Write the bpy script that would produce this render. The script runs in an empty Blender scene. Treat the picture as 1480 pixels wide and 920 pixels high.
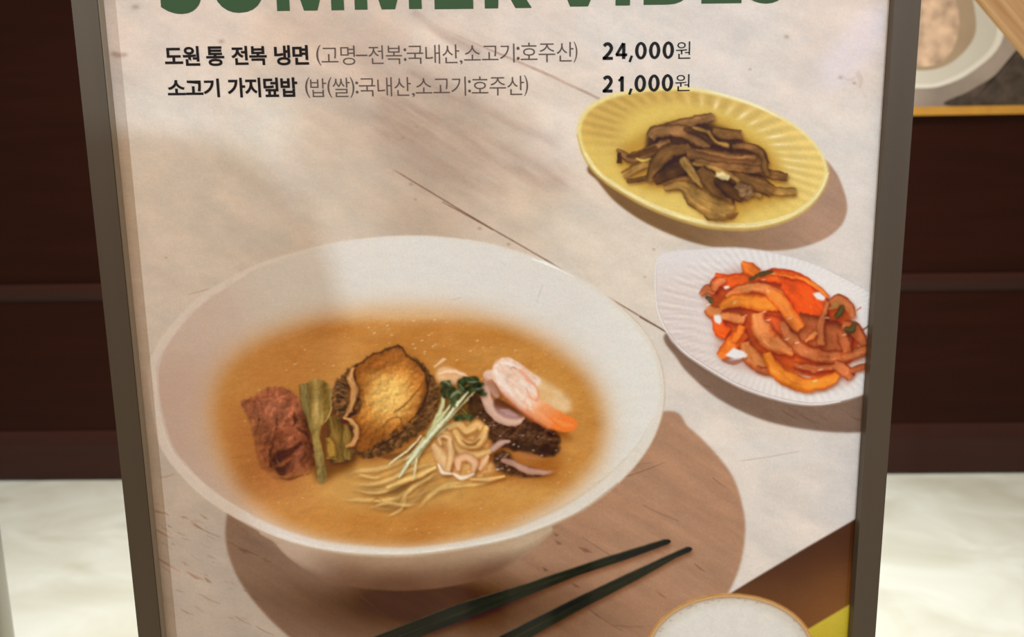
import bpy, bmesh, math, random
import numpy as np
from mathutils import Vector, Matrix

scene = bpy.context.scene
COL = scene.collection
# ---------------------------------------------------------------- camera
F_PX, CXP, CYP = 1112.0, 740.0, 460.0
EYE_Z = 1.25
CAM = np.array([0.02213, -0.61092, EYE_Z]); YAW, PITCH, ROLL = -0.018088, -0.171331, -0.014396
def _axes():
    f = np.array([math.sin(YAW) * math.cos(PITCH), math.cos(YAW) * math.cos(PITCH), math.sin(PITCH)])
    r = np.array([math.cos(YAW), -math.sin(YAW), 0.0]); u = np.cross(r, f)
    return r * math.cos(ROLL) + u * math.sin(ROLL), u * math.cos(ROLL) - r * math.sin(ROLL), f
AR, AU, AF = _axes()
cam_data = bpy.data.cameras.new('camera'); cam = bpy.data.objects.new('camera', cam_data); COL.objects.link(cam)
cam_data.sensor_fit = 'HORIZONTAL'; cam_data.sensor_width = 36.0; cam_data.lens = 36.0 * F_PX / 1480.0
cam_data.clip_start = 0.02; cam_data.clip_end = 60
cam.matrix_world = Matrix(((AR[0], AU[0], -AF[0], CAM[0]), (AR[1], AU[1], -AF[1], CAM[1]), (AR[2], AU[2], -AF[2], CAM[2]), (0, 0, 0, 1)))
cam_data.dof.use_dof = True; cam_data.dof.focus_distance = 0.635; cam_data.dof.aperture_fstop = 6.2
scene.camera = cam
# ---------------------------------------------------------------- light
world = bpy.data.worlds.new('room_light'); scene.world = world; world.use_nodes = True
bg = world.node_tree.nodes['Background']; bg.inputs[0].default_value = (1.0, 0.80, 0.62, 1); bg.inputs[1].default_value = 0.49
def lamp(name, kind, loc, power, color, target=None, size=0.03, spot=None):
    l = bpy.data.lights.new(name, kind); l.energy = power; l.color = color
    o = bpy.data.objects.new(name, l); COL.objects.link(o); o.location = loc
    if kind == 'AREA': l.shape = 'DISK'; l.size = size
    else: l.shadow_soft_size = size
    if spot: l.spot_size = math.radians(spot); l.spot_blend = 0.6
    if target is not None: o.rotation_euler = (Vector(target) - Vector(loc)).to_track_quat('-Z', 'Y').to_euler()
    return o
lamp('ceiling_spot_right', 'SPOT', (0.69, -3.0, EYE_Z + 1.09), 188, (0.56, 0.78, 1.0), (-0.1, 0, EYE_Z - .15), 0.028, 60)
lamp('ceiling_spot_left', 'SPOT', (-2.35, -1.75, EYE_Z + 1.15), 165, (0.79, 0.915, 1.0), (0, 0, EYE_Z - .15), 0.012, 70)
lamp('ceiling_panel_warm', 'AREA', (0.6, -1.6, 2.75), 9, (1.0, 0.80, 0.58), (0.1, 0.2, 0.9), 1.0)
lamp('ceiling_panel_back', 'AREA', (0.0, 1.15, 2.75), 126, (0.90, 0.975, 1.0), (0.0, 1.15, 0), 0.8)
scene.view_settings.view_transform = 'Standard'; scene.view_settings.look = 'None'
scene.view_settings.exposure = 0.0; scene.view_settings.gamma = 1.0; scene.view_settings.use_curve_mapping = False

# ---------------------------------------------------------------- helpers
def ray(px, py):
    px = np.asarray(px, float); py = np.asarray(py, float)
    return AF + ((px - CXP) / F_PX)[..., None] * AR - ((py - CYP) / F_PX)[..., None] * AU
def on_y(px, py, y0):                     # where the line of sight meets the plane y = y0
    d = ray(px, py); t = (y0 - CAM[1]) / d[..., 1]
    return CAM + d * t[..., None]
def on_z(px, py, z0=0.0):
    d = ray(px, py); t = (z0 - CAM[2]) / d[..., 2]
    return CAM + d * t[..., None]
def tag(o, label=None, cat=None, group=None, kind=None):
    if label: o['label'] = label
    if cat: o['category'] = cat
    if group: o['group'] = group
    if kind: o['kind'] = kind
    return o
def empty(name, loc=(0, 0, 0)):
    o = bpy.data.objects.new(name, None); COL.objects.link(o); o.location = loc; o.empty_display_size = .05; return o
def link(name, me, mat, parent=None, smooth=False):
    o = bpy.data.objects.new(name, me); COL.objects.link(o)
    if mat: me.materials.append(mat)
    if smooth:
        for p in me.polygons: p.use_smooth = True
    if parent:
        o.parent = parent; root = parent
        off = Vector((0, 0, 0))
        while root: off += root.location; root = root.parent
        o.location = -off                     # meshes are written in world coordinates
    return o
def bm_obj(name, bm, mat, parent=None, smooth=False, bevel=0, seg=2):
    if bevel:
        bmesh.ops.bevel(bm, geom=[e for e in bm.edges if e.calc_face_angle(0) > .5], offset=bevel, segments=seg, affect='EDGES', profile=.6)
    bmesh.ops.recalc_face_normals(bm, faces=bm.faces)
    me = bpy.data.meshes.new(name); bm.to_mesh(me); bm.free(); return link(name, me, mat, parent, smooth)
def prism(bm, poly, y0, y1):
    """poly: (x,z) outline, extruded along y"""
    a = [bm.verts.new((x, y0, z)) for x, z in poly]; b = [bm.verts.new((x, y1, z)) for x, z in poly]; n = len(poly)
    bm.faces.new(a); bm.faces.new(b[::-1])
    for i in range(n): bm.faces.new((a[i], b[i], b[(i + 1) % n], a[(i + 1) % n]))
def boxm(bm, x0, x1, y0, y1, z0, z1, M=None):
    r = bmesh.ops.create_cube(bm, size=1)['verts']
    for v in r:
        v.co = Vector(((x0 + x1) / 2 + v.co.x * (x1 - x0), (y0 + y1) / 2 + v.co.y * (y1 - y0), (z0 + z1) / 2 + v.co.z * (z1 - z0)))
        if M: v.co = M @ v.co
def lathe(bm, prof, cx, cy, n=32):
    rings = []
    for r, z in prof: rings.append([bm.verts.new((cx + r * math.cos(2 * math.pi * k / n), cy + r * math.sin(2 * math.pi * k / n), z)) for k in range(n)] if r > 0 else [bm.verts.new((cx, cy, z))])
    for a, b in zip(rings, rings[1:]):
        for k in range(n):
            q = [a[k % len(a)], a[(k + 1) % len(a)], b[(k + 1) % len(b)], b[k % len(b)]]
            q = list(dict.fromkeys(q))
            if len(q) > 2: bm.faces.new(q)
def lin(c):
    c = np.asarray(c, float) / 255.0
    return np.where(c <= .04045, c / 12.92, ((c + .055) / 1.055) ** 2.4)
def mat(name, rgb, rough=.5, spec=.5, metal=0, noise=None, bump=None, coat=0):
    """rgb 0-255 sRGB; noise=(scale, amount, stretch xyz); bump=(scale, strength)"""
    m = bpy.data.materials.new(name); m.use_nodes = True; nt = m.node_tree; N = nt.nodes; L = nt.links
    b = N['Principled BSDF']; c = tuple(lin(rgb)) + (1,)
    b.inputs['Base Color'].default_value = c; b.inputs['Roughness'].default_value = rough; b.inputs['Specular IOR Level'].default_value = spec; b.inputs['Metallic'].default_value = metal
    if coat: b.inputs['Coat Weight'].default_value = coat; b.inputs['Coat Roughness'].default_value = .12
    tc = N.new('ShaderNodeTexCoord'); mp = N.new('ShaderNodeMapping'); L.new(tc.outputs['Object'], mp.inputs[0])
    if noise:
        sc, am, st = noise; mp.inputs['Scale'].default_value = st
        n = N.new('ShaderNodeTexNoise'); n.inputs['Scale'].default_value = sc; n.inputs['Detail'].default_value = 6; L.new(mp.outputs[0], n.inputs['Vector'])
        r = N.new('ShaderNodeValToRGB'); L.new(n.outputs['Fac'], r.inputs[0])
        r.color_ramp.elements[0].position = .3; r.color_ramp.elements[1].position = .7
        r.color_ramp.elements[0].color = tuple(x * (1 - am) for x in c[:3]) + (1,); r.color_ramp.elements[1].color = tuple(min(1, x * (1 + am)) for x in c[:3]) + (1,)
        L.new(r.outputs[0], b.inputs['Base Color'])
    if bump:
        n2 = N.new('ShaderNodeTexNoise'); n2.inputs['Scale'].default_value = bump[0]; n2.inputs['Detail'].default_value = 3; L.new(tc.outputs['Object'], n2.inputs['Vector'])
        bp = N.new('ShaderNodeBump'); bp.inputs['Strength'].default_value = bump[1]; bp.inputs['Distance'].default_value = .002; L.new(n2.outputs['Fac'], bp.inputs['Height']); L.new(bp.outputs[0], b.inputs['Normal'])
    return m
# ---------------------------------------------------------------- poster print
# The printed picture is drawn here as pigment values on a flat sheet (numpy only).

PX0, PY0, PW, PH = 100, -200, 1240, 1350          # extent of the printed sheet
IMG = np.zeros((PH, PW, 3), np.float32)
LAB = np.zeros((PH, PW), np.int16)
YY, XX = np.mgrid[0:PH, 0:PW].astype(np.float32)
XX += PX0 + .5; YY += PY0 + .5

def _hash(ix, iy, seed):
    h = (ix.astype(np.int64) * 374761393 + iy.astype(np.int64) * 668265263 + seed * 974634777) & 0xffffffff
    h = ((h ^ (h >> 13)) * 1274126177) & 0xffffffff
    return ((h ^ (h >> 16)) & 0xffff).astype(np.float32) / 65535.0
def vnoise(x, y, seed=0):
    ix = np.floor(x); iy = np.floor(y); fx = x - ix; fy = y - iy
    fx = fx * fx * (3 - 2 * fx); fy = fy * fy * (3 - 2 * fy)
    a = _hash(ix, iy, seed); b = _hash(ix + 1, iy, seed); c = _hash(ix, iy + 1, seed); d = _hash(ix + 1, iy + 1, seed)
    return (a * (1 - fx) + b * fx) * (1 - fy) + (c * (1 - fx) + d * fx) * fy * 1.0
def fbm(x, y, seed=0, o=4):
    r = 0; amp = .5; tot = 0
    for k in range(o):
        r = r + amp * vnoise(x * 2 ** k, y * 2 ** k, seed + k * 17); tot += amp; amp *= .55
    return r / tot * 2 - 1                         # about -1..1
def rotn(x, y, deg, sx, sy, seed=0, o=4):
    c, s = np.cos(np.radians(deg)), np.sin(np.radians(deg))
    return fbm((x * c + y * s) / sx, (-x * s + y * c) / sy, seed, o)
def relief(x, y, sc, seed, amp=1.0, d=1.0, o=4, ax=1.0):
    """embossed grain: light from the upper left over a noise height"""
    return amp * (fbm((x - d) / sc * ax, (y - d) / sc, seed, o) - fbm((x + d) / sc * ax, (y + d) / sc, seed, o)) * -.36
def sstep(a, b, x):
    t = np.clip((x - a) / (b - a), 0, 1); return t * t * (3 - 2 * t)
def C(*c): return np.array(c, np.float32)
def mixc(a, b, t):
    t = np.asarray(t)[..., None]; return a * (1 - t) + b * t
def spline(pts, closed=False, n=10):
    P = np.array(pts, float)
    if closed: Q = np.vstack([P[-1], P, P[0], P[1]])
    else: Q = np.vstack([2 * P[0] - P[1], P, 2 * P[-1] - P[-2]])
    out = []; t = np.linspace(0, 1, n, endpoint=False)[:, None]
    for i in range(len(Q) - 3):
        a, b, c, d = Q[i:i + 4]
        out.append(.5 * (2 * b + (c - a) * t + (2 * a - 5 * b + 4 * c - d) * t ** 2 + (3 * b - a - 3 * c + d) * t ** 3))
    out = np.vstack(out)
    return out if closed else np.vstack([out, P[-1]])
def blur(m, s):
    if s <= .05: return m
    r = int(np.ceil(s * 3)); k = np.exp(-.5 * (np.arange(-r, r + 1) / s) ** 2); k /= k.sum()
    p = np.pad(m, r); o = sum(k[i] * p[i:i + m.shape[0], :] for i in range(2 * r + 1))
    return sum(k[i] * o[:, i:i + m.shape[1]] for i in range(2 * r + 1)).astype(np.float32)
def box(x0, y0, x1, y1):
    i0 = max(0, int(x0 - PX0)); i1 = min(PW, int(x1 - PX0) + 1); j0 = max(0, int(y0 - PY0)); j1 = min(PH, int(y1 - PY0) + 1)
    return slice(j0, j1), slice(i0, i1)
def poly(pts, soft=.6, smooth=True, rough=0, seed=0, n=8):
    """-> (bbox slices, coverage)"""
    P = spline(pts, True, n) if smooth else np.array(pts, float)
    if rough:
        rr = np.random.RandomState(seed); k = len(P)
        nz = rr.randn(k, 2); nz = (nz + np.roll(nz, 1, 0)) * .7
        P = P + nz * rough
    pad = soft * 3 + 2
    b = box(P[:, 0].min() - pad, P[:, 1].min() - pad, P[:, 0].max() + pad, P[:, 1].max() + pad)
    h = b[0].stop - b[0].start; w = b[1].stop - b[1].start
    if h <= 0 or w <= 0: return b, np.zeros((max(h, 0), max(w, 0)), np.float32)
    ox, oy = PX0 + b[1].start, PY0 + b[0].start
    cov = np.zeros((h, w + 1), np.float32); SS = 3
    A = P; B = np.roll(P, -1, 0)
    for j in range(h * SS):
        y = oy + (j + .5) / SS
        hit = (A[:, 1] <= y) != (B[:, 1] <= y)
        if not hit.any(): continue
        a = A[hit]; c = B[hit]
        xs = np.sort(a[:, 0] + (y - a[:, 1]) / (c[:, 1] - a[:, 1]) * (c[:, 0] - a[:, 0])) - ox
        row = cov[j // SS]
        for k in range(0, len(xs) - 1, 2):
            xa = min(max(xs[k], 0), w - 1e-3); xb = min(max(xs[k + 1], 0), w - 1e-3)
            ia, ib = int(xa), int(xb)
            if ia == ib: row[ia] += xb - xa
            else:
                row[ia] += ia + 1 - xa; row[ia + 1:ib] += 1; row[ib] += xb - ib
    cov = np.clip(cov[:, :w] / SS, 0, 1)
    return b, blur(cov, soft)
def put(b, a, col, part=0):
    IMG[b] = IMG[b] * (1 - a[..., None]) + col * a[..., None]
    if part: LAB[b][a > .5] = part
def fill(pts, col, soft=.6, smooth=True, part=0, alpha=1, nz=None, rough=0, seed=0, tex=0, tscale=6):
    b, a = poly(pts, soft, smooth, rough, seed)
    x, y = XX[b], YY[b]
    c = col(x, y) if callable(col) else C(*col) * np.ones(x.shape + (1,), np.float32)
    if tex: c = c * (1 + tex * fbm(x / tscale, y / tscale, seed + 3)[..., None])
    put(b, a * alpha, c, part)
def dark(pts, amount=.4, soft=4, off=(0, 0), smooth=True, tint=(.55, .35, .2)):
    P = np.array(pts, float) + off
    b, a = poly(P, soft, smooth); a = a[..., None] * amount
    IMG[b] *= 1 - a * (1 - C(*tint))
def ribbon(pts, w, cols, part=0, soft=.7, streak=.12, seed=0, sh=.35, shoff=(1.5, 3), ends=.0, alpha=1, spots=0, gloss=0, fade=(0, 0), flat=False, smooth=True, tint=(.45, .25, .12), prof=.35, wob=.16):
    """a strip of something: cols = colours across (3), streaks run along it"""
    P = spline(pts, False, 8) if smooth and len(pts) > 2 else np.array(pts, float)
    if len(P) == 2: P = P[0] + (P[1] - P[0]) * np.linspace(0, 1, 6)[:, None]
    seg = np.hypot(*np.diff(P, axis=0).T); L = np.r_[0, np.cumsum(seg)]; tot = L[-1]
    wv = np.interp(np.linspace(0, 1, len(P)), np.linspace(0, 1, len(np.atleast_1d(w))), np.atleast_1d(w)) if np.ndim(w) else np.full(len(P), float(w))
    pad = max(wv) + 8
    b = box(P[:, 0].min() - pad, P[:, 1].min() - pad, P[:, 0].max() + pad, P[:, 1].max() + pad)
    x, y = XX[b], YY[b]
    if x.size == 0: return
    best = np.full(x.shape, 1e9, np.float32); S = np.zeros_like(x); T = np.zeros_like(x); Wd = np.ones_like(x); over = np.zeros_like(x)
    for i in range(len(P) - 1):
        d = P[i + 1] - P[i]; l2 = d @ d + 1e-9; l = l2 ** .5
        t = ((x - P[i, 0]) * d[0] + (y - P[i, 1]) * d[1]) / l2
        tc = np.clip(t, 0, 1)
        px = P[i, 0] + tc * d[0]; py = P[i, 1] + tc * d[1]
        ds = np.hypot(x - px, y - py); m = ds < best
        s = ((x - P[i, 0]) * d[1] - (y - P[i, 1]) * d[0]) / l
        best = np.where(m, ds, best); S = np.where(m, s, S); T = np.where(m, (L[i] + tc * l) / tot, T)
        Wd = np.where(m, wv[i] + (wv[i + 1] - wv[i]) * tc, Wd)
        if flat and i in (0, len(P) - 2):
            o = np.full_like(x, -99.)
            if i == 0: o = np.maximum(o, -t * l)
            if i == len(P) - 2: o = np.maximum(o, (t - 1) * l)
            over = np.where(m, o, over)
        elif flat: over = np.where(m, -99., over)
    half = Wd / 2 * (1 + wob * fbm(T * tot / 9, np.sign(S) * 3 + 50, seed + 71, 2))
    a = np.clip((half - best) / (2 * soft) + .5, 0, 1)
    if flat: a = a * np.clip(.5 - over / (2 * soft), 0, 1)
    a = a * a * (3 - 2 * a)
    if fade[0]: a = a * sstep(0, fade[0], T)
    if fade[1]: a = a * sstep(0, fade[1], 1 - T)
    if sh:
        k = blur(np.roll(np.roll(a, int(round(shoff[1])), 0), int(round(shoff[0])), 1), 2.2)[..., None] * sh
        IMG[b] *= 1 - k * (1 - C(*tint))
    s = np.clip(S / np.maximum(half, .5), -1, 1)
    c0, c1, c2 = [C(*c) for c in cols]
    c = mixc(c1, c0, sstep(prof, 1.05, -s)) * (s < 0)[..., None] + mixc(c1, c2, sstep(prof, 1.05, s)) * (s >= 0)[..., None]
    nz = fbm(T * tot / 16, S / 1.9, seed + 5, 3)
    c = c * (1 + streak * nz[..., None])
    if spots: c = c * (1 - spots * sstep(.0, .8, fbm(x / 7, y / 6, seed + 9, 3))[..., None] * (1 - C(.95, .6, .4)))
    if ends: c = c * (1 - ends * (1 - sstep(0, .12, T) * sstep(0, .12, 1 - T)))[..., None]
    if gloss:
        g = sstep(.35, .75, fbm(T * tot / 11, S / 3.2, seed + 31, 2)) * np.exp(-((s + .25) / .35) ** 2) * gloss
        c = c + g[..., None] * C(110, 95, 80)
    put(b, a * alpha, c, part)
def specks(rs, n, region, r, col, jitter=25, alpha=(.3, .9), ang=None):
    """small flecks inside region(x,y)->bool"""
    k = 0
    while k < n:
        x, y = region(rs); rad = rs.uniform(*r); al = rs.uniform(*alpha)
        b = box(x - 6, y - 6, x + 6, y + 6); xx, yy = XX[b] - x, YY[b] - y
        if ang is not None:
            c, s = np.cos(ang), np.sin(ang); xx, yy = (xx * c + yy * s) / 2.2, -xx * s + yy * c
        a = np.exp(-(xx * xx + yy * yy) / (rad * rad)) * al
        put(b, a.astype(np.float32), C(*col) + rs.uniform(-jitter, jitter)); k += 1

def soften(parts, amp=1.4, sc=7.0, sig=.75, shade=0, seed=600, ssc=26):
    """break up drawn edges of some parts: small wander, slight blur, broad light and dark"""
    sel = np.isin(LAB, parts); jj, ii = np.nonzero(sel)
    b = (slice(max(0, jj.min() - 6), jj.max() + 7), slice(max(0, ii.min() - 6), min(PW, ii.max() + 7)))
    x, y = XX[b], YY[b]; A = IMG[b].copy(); Lb = LAB[b].copy(); m = blur(sel[b].astype(np.float32), 2.0)
    h, w = x.shape; j, i = np.mgrid[0:h, 0:w].astype(np.float32)
    fx = np.clip(i + amp * 1.6 * fbm(x / sc, y / sc, seed, 3), 0, w - 1.01); fy = np.clip(j + amp * 1.6 * fbm(x / sc, y / sc, seed + 40, 3), 0, h - 1.01)
    a, c = fx.astype(int), fy.astype(int); u, v = (fx - a)[..., None], (fy - c)[..., None]
    B = (A[c, a] * (1 - u) + A[c, a + 1] * u) * (1 - v) + (A[c + 1, a] * (1 - u) + A[c + 1, a + 1] * u) * v
    B = np.stack([blur(np.pad(B[..., k], 4, 'edge'), sig)[4:-4, 4:-4] for k in range(3)], -1)
    if shade: B = B * (1 + shade * fbm(x / ssc, y / ssc, seed + 80, 4))[..., None]
    IMG[b] = A * (1 - m[..., None]) + B * m[..., None]
    LAB[b] = np.where(m > .3, Lb[np.round(fy).astype(int), np.round(fx).astype(int)], Lb)
PARTS = ['', 'printed_plank', 'printed_bowl', 'printed_broth', 'printed_beef_slice', 'printed_scallion', 'printed_abalone', 'printed_sprouts',
         'printed_shrimp', 'printed_squid_ring', 'printed_mushroom', 'printed_noodles', 'printed_yellow_plate', 'printed_namul_strips',
         'printed_white_plate', 'printed_kimchi', 'printed_chopstick', 'printed_chopstick', 'printed_cup', 'printed_corner_panel', 'printed_yellow_panel',
         'printed_plate_shadow', 'printed_plate_shadow', 'printed_bowl_shadow']
(_, P_WOOD, P_BOWL, P_BROTH, P_BEEF, P_SCAL, P_ABAL, P_SPR, P_SHR, P_SQ, P_MUSH, P_NOOD, P_YP, P_NAM, P_WP, P_KIM, P_CH1, P_CH2, P_CUP, P_BR, P_YEL, P_SH1, P_SH2, P_SH3) = range(24)

def paint_wood():
    x, y = XX, YY
    LAB[:] = P_WOOD
    # broad tone: control points, inverse distance
    cps = [((150, 60), (222, 199, 181)), ((280, 40), (220, 198, 182)), ((430, 60), (212, 186, 166)), ((560, 60), (210, 184, 165)), ((640, 30), (222, 202, 186)), ((760, 50), (226, 208, 194)), ((900, 40), (226, 211, 199)),
           ((1060, 60), (225, 210, 199)), ((1230, 60), (226, 206, 192)), ((250, 170), (224, 207, 192)), ((380, 190), (224, 208, 190)), ((470, 210), (208, 183, 160)), ((600, 180), (194, 168, 146)), ((660, 215), (195, 169, 147)), ((740, 200), (209, 187, 166)),
           ((800, 190), (224, 207, 192)), ((620, 300), (191, 164, 141)), ((760, 290), (208, 184, 161)), ((840, 340), (222, 203, 183)), ((900, 400), (224, 207, 188)), ((1230, 220), (226, 212, 200)), ((1240, 350), (222, 208, 197)),
           ((220, 260), (222, 204, 187)), ((300, 300), (221, 203, 186)), ((400, 300), (220, 202, 186)), ((210, 420), (221, 202, 186)), ((470, 300), (212, 189, 166)), ((980, 560), (222, 206, 192)), ((1080, 650), (226, 210, 196)), ((1150, 700), (226, 210, 196)), ((1230, 700), (218, 206, 198)),
           ((1100, 780), (225, 209, 195)), ((240, 720), (208, 188, 172)), ((290, 850), (200, 183, 170)), ((240, 900), (198, 180, 166)), ((330, 900), (200, 182, 168)), ((600, -150), (222, 204, 190)), ((400, 1120), (200, 175, 158))]
    w = 0; acc = 0
    for (cx, cy), c in cps:
        d = 1 / ((x - cx) ** 2 + (y - cy) ** 2 + 900) ** 1.5
        w = w + d; acc = acc + d[..., None] * C(*c)
    col = acc / w[..., None]
    n1 = rotn(x, y, 31, 170, 34, 1, 4); n2 = rotn(x, y, 25, 60, 40, 7, 4); n3 = rotn(x, y, 10, 26, 14, 11, 3); n4 = fbm(x / 1.9, y / 1.5, 21, 2)
    zone = np.exp(-((x - 640) / 260) ** 2 - ((y - 170) / 140) ** 2)          # grey streaked plank in the middle
    col = col * (1 + (.030 + .06 * zone) * n1 + .042 * n2 + .028 * n3 + .016 * n4)[..., None]
    col = col + (n2 * 3.0)[..., None] * C(1, -.2, -1)
    # darker streaks of the middle plank
    for (p, wd, a, s) in [(((560, 150), (700, 215), (800, 260)), 26, .20, 9), (((600, 110), (720, 165), (800, 200)), 16, .14, 6), (((600, 20), (640, 50), (690, 75)), 7, .25, 2.5),
                          (((560, 190), (640, 235), (720, 270)), 24, .12, 8), (((470, 140), (520, 190), (600, 240)), 40, .06, 12), (((640, 30), (700, 60), (760, 90)), 14, .10, 5), (((420, 20), (480, 60), (560, 110)), 40, .07, 14)]:
        P = spline(p); d = np.full(x.shape, 1e9, np.float32)
        for i in range(0, len(P) - 1, 3):
            q = P[i]; r = P[min(i + 3, len(P) - 1)]; e = r - q
            t = np.clip(((x - q[0]) * e[0] + (y - q[1]) * e[1]) / (e @ e + 1e-6), 0, 1)
            d = np.minimum(d, np.hypot(x - q[0] - t * e[0], y - q[1] - t * e[1]))
        f = np.exp(-(d / wd * 1.1) ** 2) * a * .75 * (.7 + .6 * rotn(x, y, 31, 60, 8, 40 + int(s), 2))
        col = col * (1 - f[..., None] * C(.75, 1, 1.05))
    IMG[:] = col
    # plank seams
    seam = (128, 92, 74)
    ribbon([(562, 241), (640, 288), (700, 324), (790, 376), (880, 430), (968, 482), (1050, 530)], 2.2, [seam] * 3, streak=.3, sh=0, alpha=.72, fade=(.05, .0), soft=.8)
    ribbon([(598, 22), (680, 60), (770, 98), (865, 142)], [1, 2, 4, 4], [(176, 138, 120)] * 3, streak=.3, sh=0, alpha=.55, fade=(.5, 0), soft=1.3)
    ribbon([(640, 292), (690, 319), (712, 332)], [1.5, 3, 1.5], [(112, 76, 60)] * 3, sh=0, alpha=.6, soft=.8)
    ribbon([(925, 458), (950, 472), (968, 483)], 2.2, [(112, 80, 62)] * 3, sh=0, alpha=.75, soft=.8)
    rs = np.random.RandomState(5)
    for (fx, fy, r) in [(594, 266, 2), (693, 330, 2.4), (735, 353, 2), (582, 199, 1.6), (603, 183, 1.3), (1137, 53, 2.6), (1215, 112, 2.4), (1235, 120, 2), (932, 400, 1.4), (600, 288, 1.6), (240, 372, 1.4), (196, 10, 4), (172, 80, 4), (180, 79, 3), (165, 78, 4), (320, 60, 3), (945, 360, 1.6), (910, 172, 1.2), (1084, 100, 1.6)]:
        b = box(fx - 9, fy - 9, fx + 9, fy + 9); a = np.exp(-((XX[b] - fx) ** 2 / 2 + (YY[b] - fy) ** 2) / (r * r)) * .45
        put(b, a.astype(np.float32), C(140, 108, 90))
    b, a = poly([(1062, 640), (1110, 632), (1180, 630), (1192, 650), (1176, 668), (1140, 672), (1112, 664), (1070, 660)], 4); put(b, a * .35, C(232, 220, 209) * np.ones(a.shape + (1,)))
    for p, w in [([(1214, 108), (1228, 116), (1236, 112)], [1, 3, 2]), ([(1240, 106), (1244, 114), (1243, 124)], [6, 10, 5]), ([(1246, 128), (1251, 140)], [1, 1.2])]:
        ribbon(p, w, [(184, 160, 142)] * 3, sh=0, alpha=.35, soft=2.2, streak=.4)
    # worn flecks, lower left, running down to the right
    for k in range(46):
        u = rs.uniform(0, 1); x0 = 218 + 150 * u + rs.uniform(-14, 14); y0 = 728 + rs.choice([0, 26, 48, 74, 120]) + 70 * u * .75 + rs.uniform(-7, 7)
        L = rs.uniform(4, 17); an = .5 + rs.uniform(-.25, .25)
        if x0 < 205 + (y0 - 700) * .1: continue
        ribbon([(x0, y0), (x0 + L * .5, y0 + L * .5 * an + rs.uniform(-1, 1)), (x0 + L, y0 + L * an)], [rs.uniform(.6, 1.5), rs.uniform(1.4, 3.0), .5], [(162, 122, 102)] * 3, sh=0, alpha=rs.uniform(.15, .5), soft=1.3, streak=.4, seed=k)
    for (x0, y0, x1, y1, wd) in [(274, 755, 318, 776, 1.6), (276, 752, 292, 764, 4), (270, 826, 296, 838, 5), (296, 834, 306, 842, 5), (232, 690, 252, 684, 1.2), (288, 858, 318, 872, 2.2), (262, 880, 280, 888, 2.5), (340, 890, 362, 902, 2), (370, 905, 396, 917, 1.6), (218, 800, 262, 826, 3), (218, 760, 250, 778, 3), (220, 738, 240, 741, 3)]:
        ribbon([(x0, y0), ((x0 + x1) / 2, (y0 + y1) / 2 + 1), (x1, y1)], [1, wd, .8], [(156, 114, 92)] * 3, sh=0, alpha=.5, soft=1.2, streak=.5, seed=int(x0))
    # faint paper creases / light smudges
    for p, a in [([(1060, 667), (1110, 660), (1165, 650)], .35), ([(268, 426), (285, 422), (306, 416)], .4), ([(880, 690), (920, 672), (950, 668)], .3)]:
        ribbon(p, 1.4, [(160, 130, 112)] * 3, sh=0, alpha=a, fade=(.2, .2), soft=.7)

def paint_shadows():
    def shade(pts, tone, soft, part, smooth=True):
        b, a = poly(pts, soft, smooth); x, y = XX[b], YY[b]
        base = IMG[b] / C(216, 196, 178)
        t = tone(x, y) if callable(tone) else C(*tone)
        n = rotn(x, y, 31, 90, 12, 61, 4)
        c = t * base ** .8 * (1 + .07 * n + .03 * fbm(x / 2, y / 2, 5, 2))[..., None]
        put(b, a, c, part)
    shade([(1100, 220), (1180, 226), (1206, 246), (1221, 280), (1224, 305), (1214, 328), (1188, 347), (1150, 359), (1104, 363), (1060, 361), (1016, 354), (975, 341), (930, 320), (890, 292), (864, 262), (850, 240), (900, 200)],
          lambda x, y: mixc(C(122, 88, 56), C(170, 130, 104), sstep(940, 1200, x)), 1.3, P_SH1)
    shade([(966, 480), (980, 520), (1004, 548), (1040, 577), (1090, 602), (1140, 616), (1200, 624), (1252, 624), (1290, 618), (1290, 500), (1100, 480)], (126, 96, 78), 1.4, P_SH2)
    shade([(340, 690), (329, 738), (326, 776), (334, 812), (352, 848), (384, 888), (424, 925), (500, 990), (620, 1060), (800, 1090), (960, 1010), (1020, 915), (1052, 858), (1070, 815), (1077, 770), (1074, 735), (1060, 690), (1030, 650), (996, 618), (958, 594), (800, 640), (500, 700)],
          lambda x, y: mixc(mixc(C(158, 122, 98), C(172, 126, 96), sstep(420, 960, x + (y - 760) * -.5)), C(74, 42, 22), np.clip(np.exp(-((x - 600) / 160) ** 2 - ((y - 866) / 40) ** 2) * 1.0 + .45 * np.exp(-((x - 700) / 200) ** 2 - ((y - 900) / 60) ** 2), 0, .95)), 1.6, P_SH3)
    # wood marks inside the bowl shadow
    m = (104, 72, 54)
    for (x0, y0, x1, y1, wd) in [(836, 790, 856, 798, 6), (800, 770, 808, 773, 4), (803, 781, 812, 786, 5), (852, 880, 872, 894, 3.5), (872, 894, 898, 910, 2.5), (1004, 814, 1020, 826, 2.6), (826, 842, 838, 848, 5), (785, 820, 792, 824, 5), (948, 853, 962, 863, 2), (842, 776, 900, 812, 1.2),
                                 (330, 782, 372, 802, 2.2), (345, 792, 362, 800, 4), (522, 862, 580, 905, 1.4), (690, 856, 730, 880, 1.1), (378, 806, 392, 812, 3), (1030, 690, 1050, 704, 1.5), (900, 690, 960, 668, 1.2), (930, 730, 980, 752, 1.2), (760, 892, 790, 905, 1.4), (888, 903, 930, 905, 1.2), (1130, 592, 1150, 604, 2), (1170, 606, 1186, 612, 3), (1140, 588, 1176, 610, 1.3), (1230, 602, 1250, 608, 3), (1010, 552, 1030, 560, 2)]:
        ribbon([(x0, y0), ((x0 + x1) / 2, (y0 + y1) / 2 + 1), (x1, y1)], [1, wd, .8], [m] * 3, sh=0, alpha=.5, soft=1.2, streak=.5, seed=int(x0))

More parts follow.
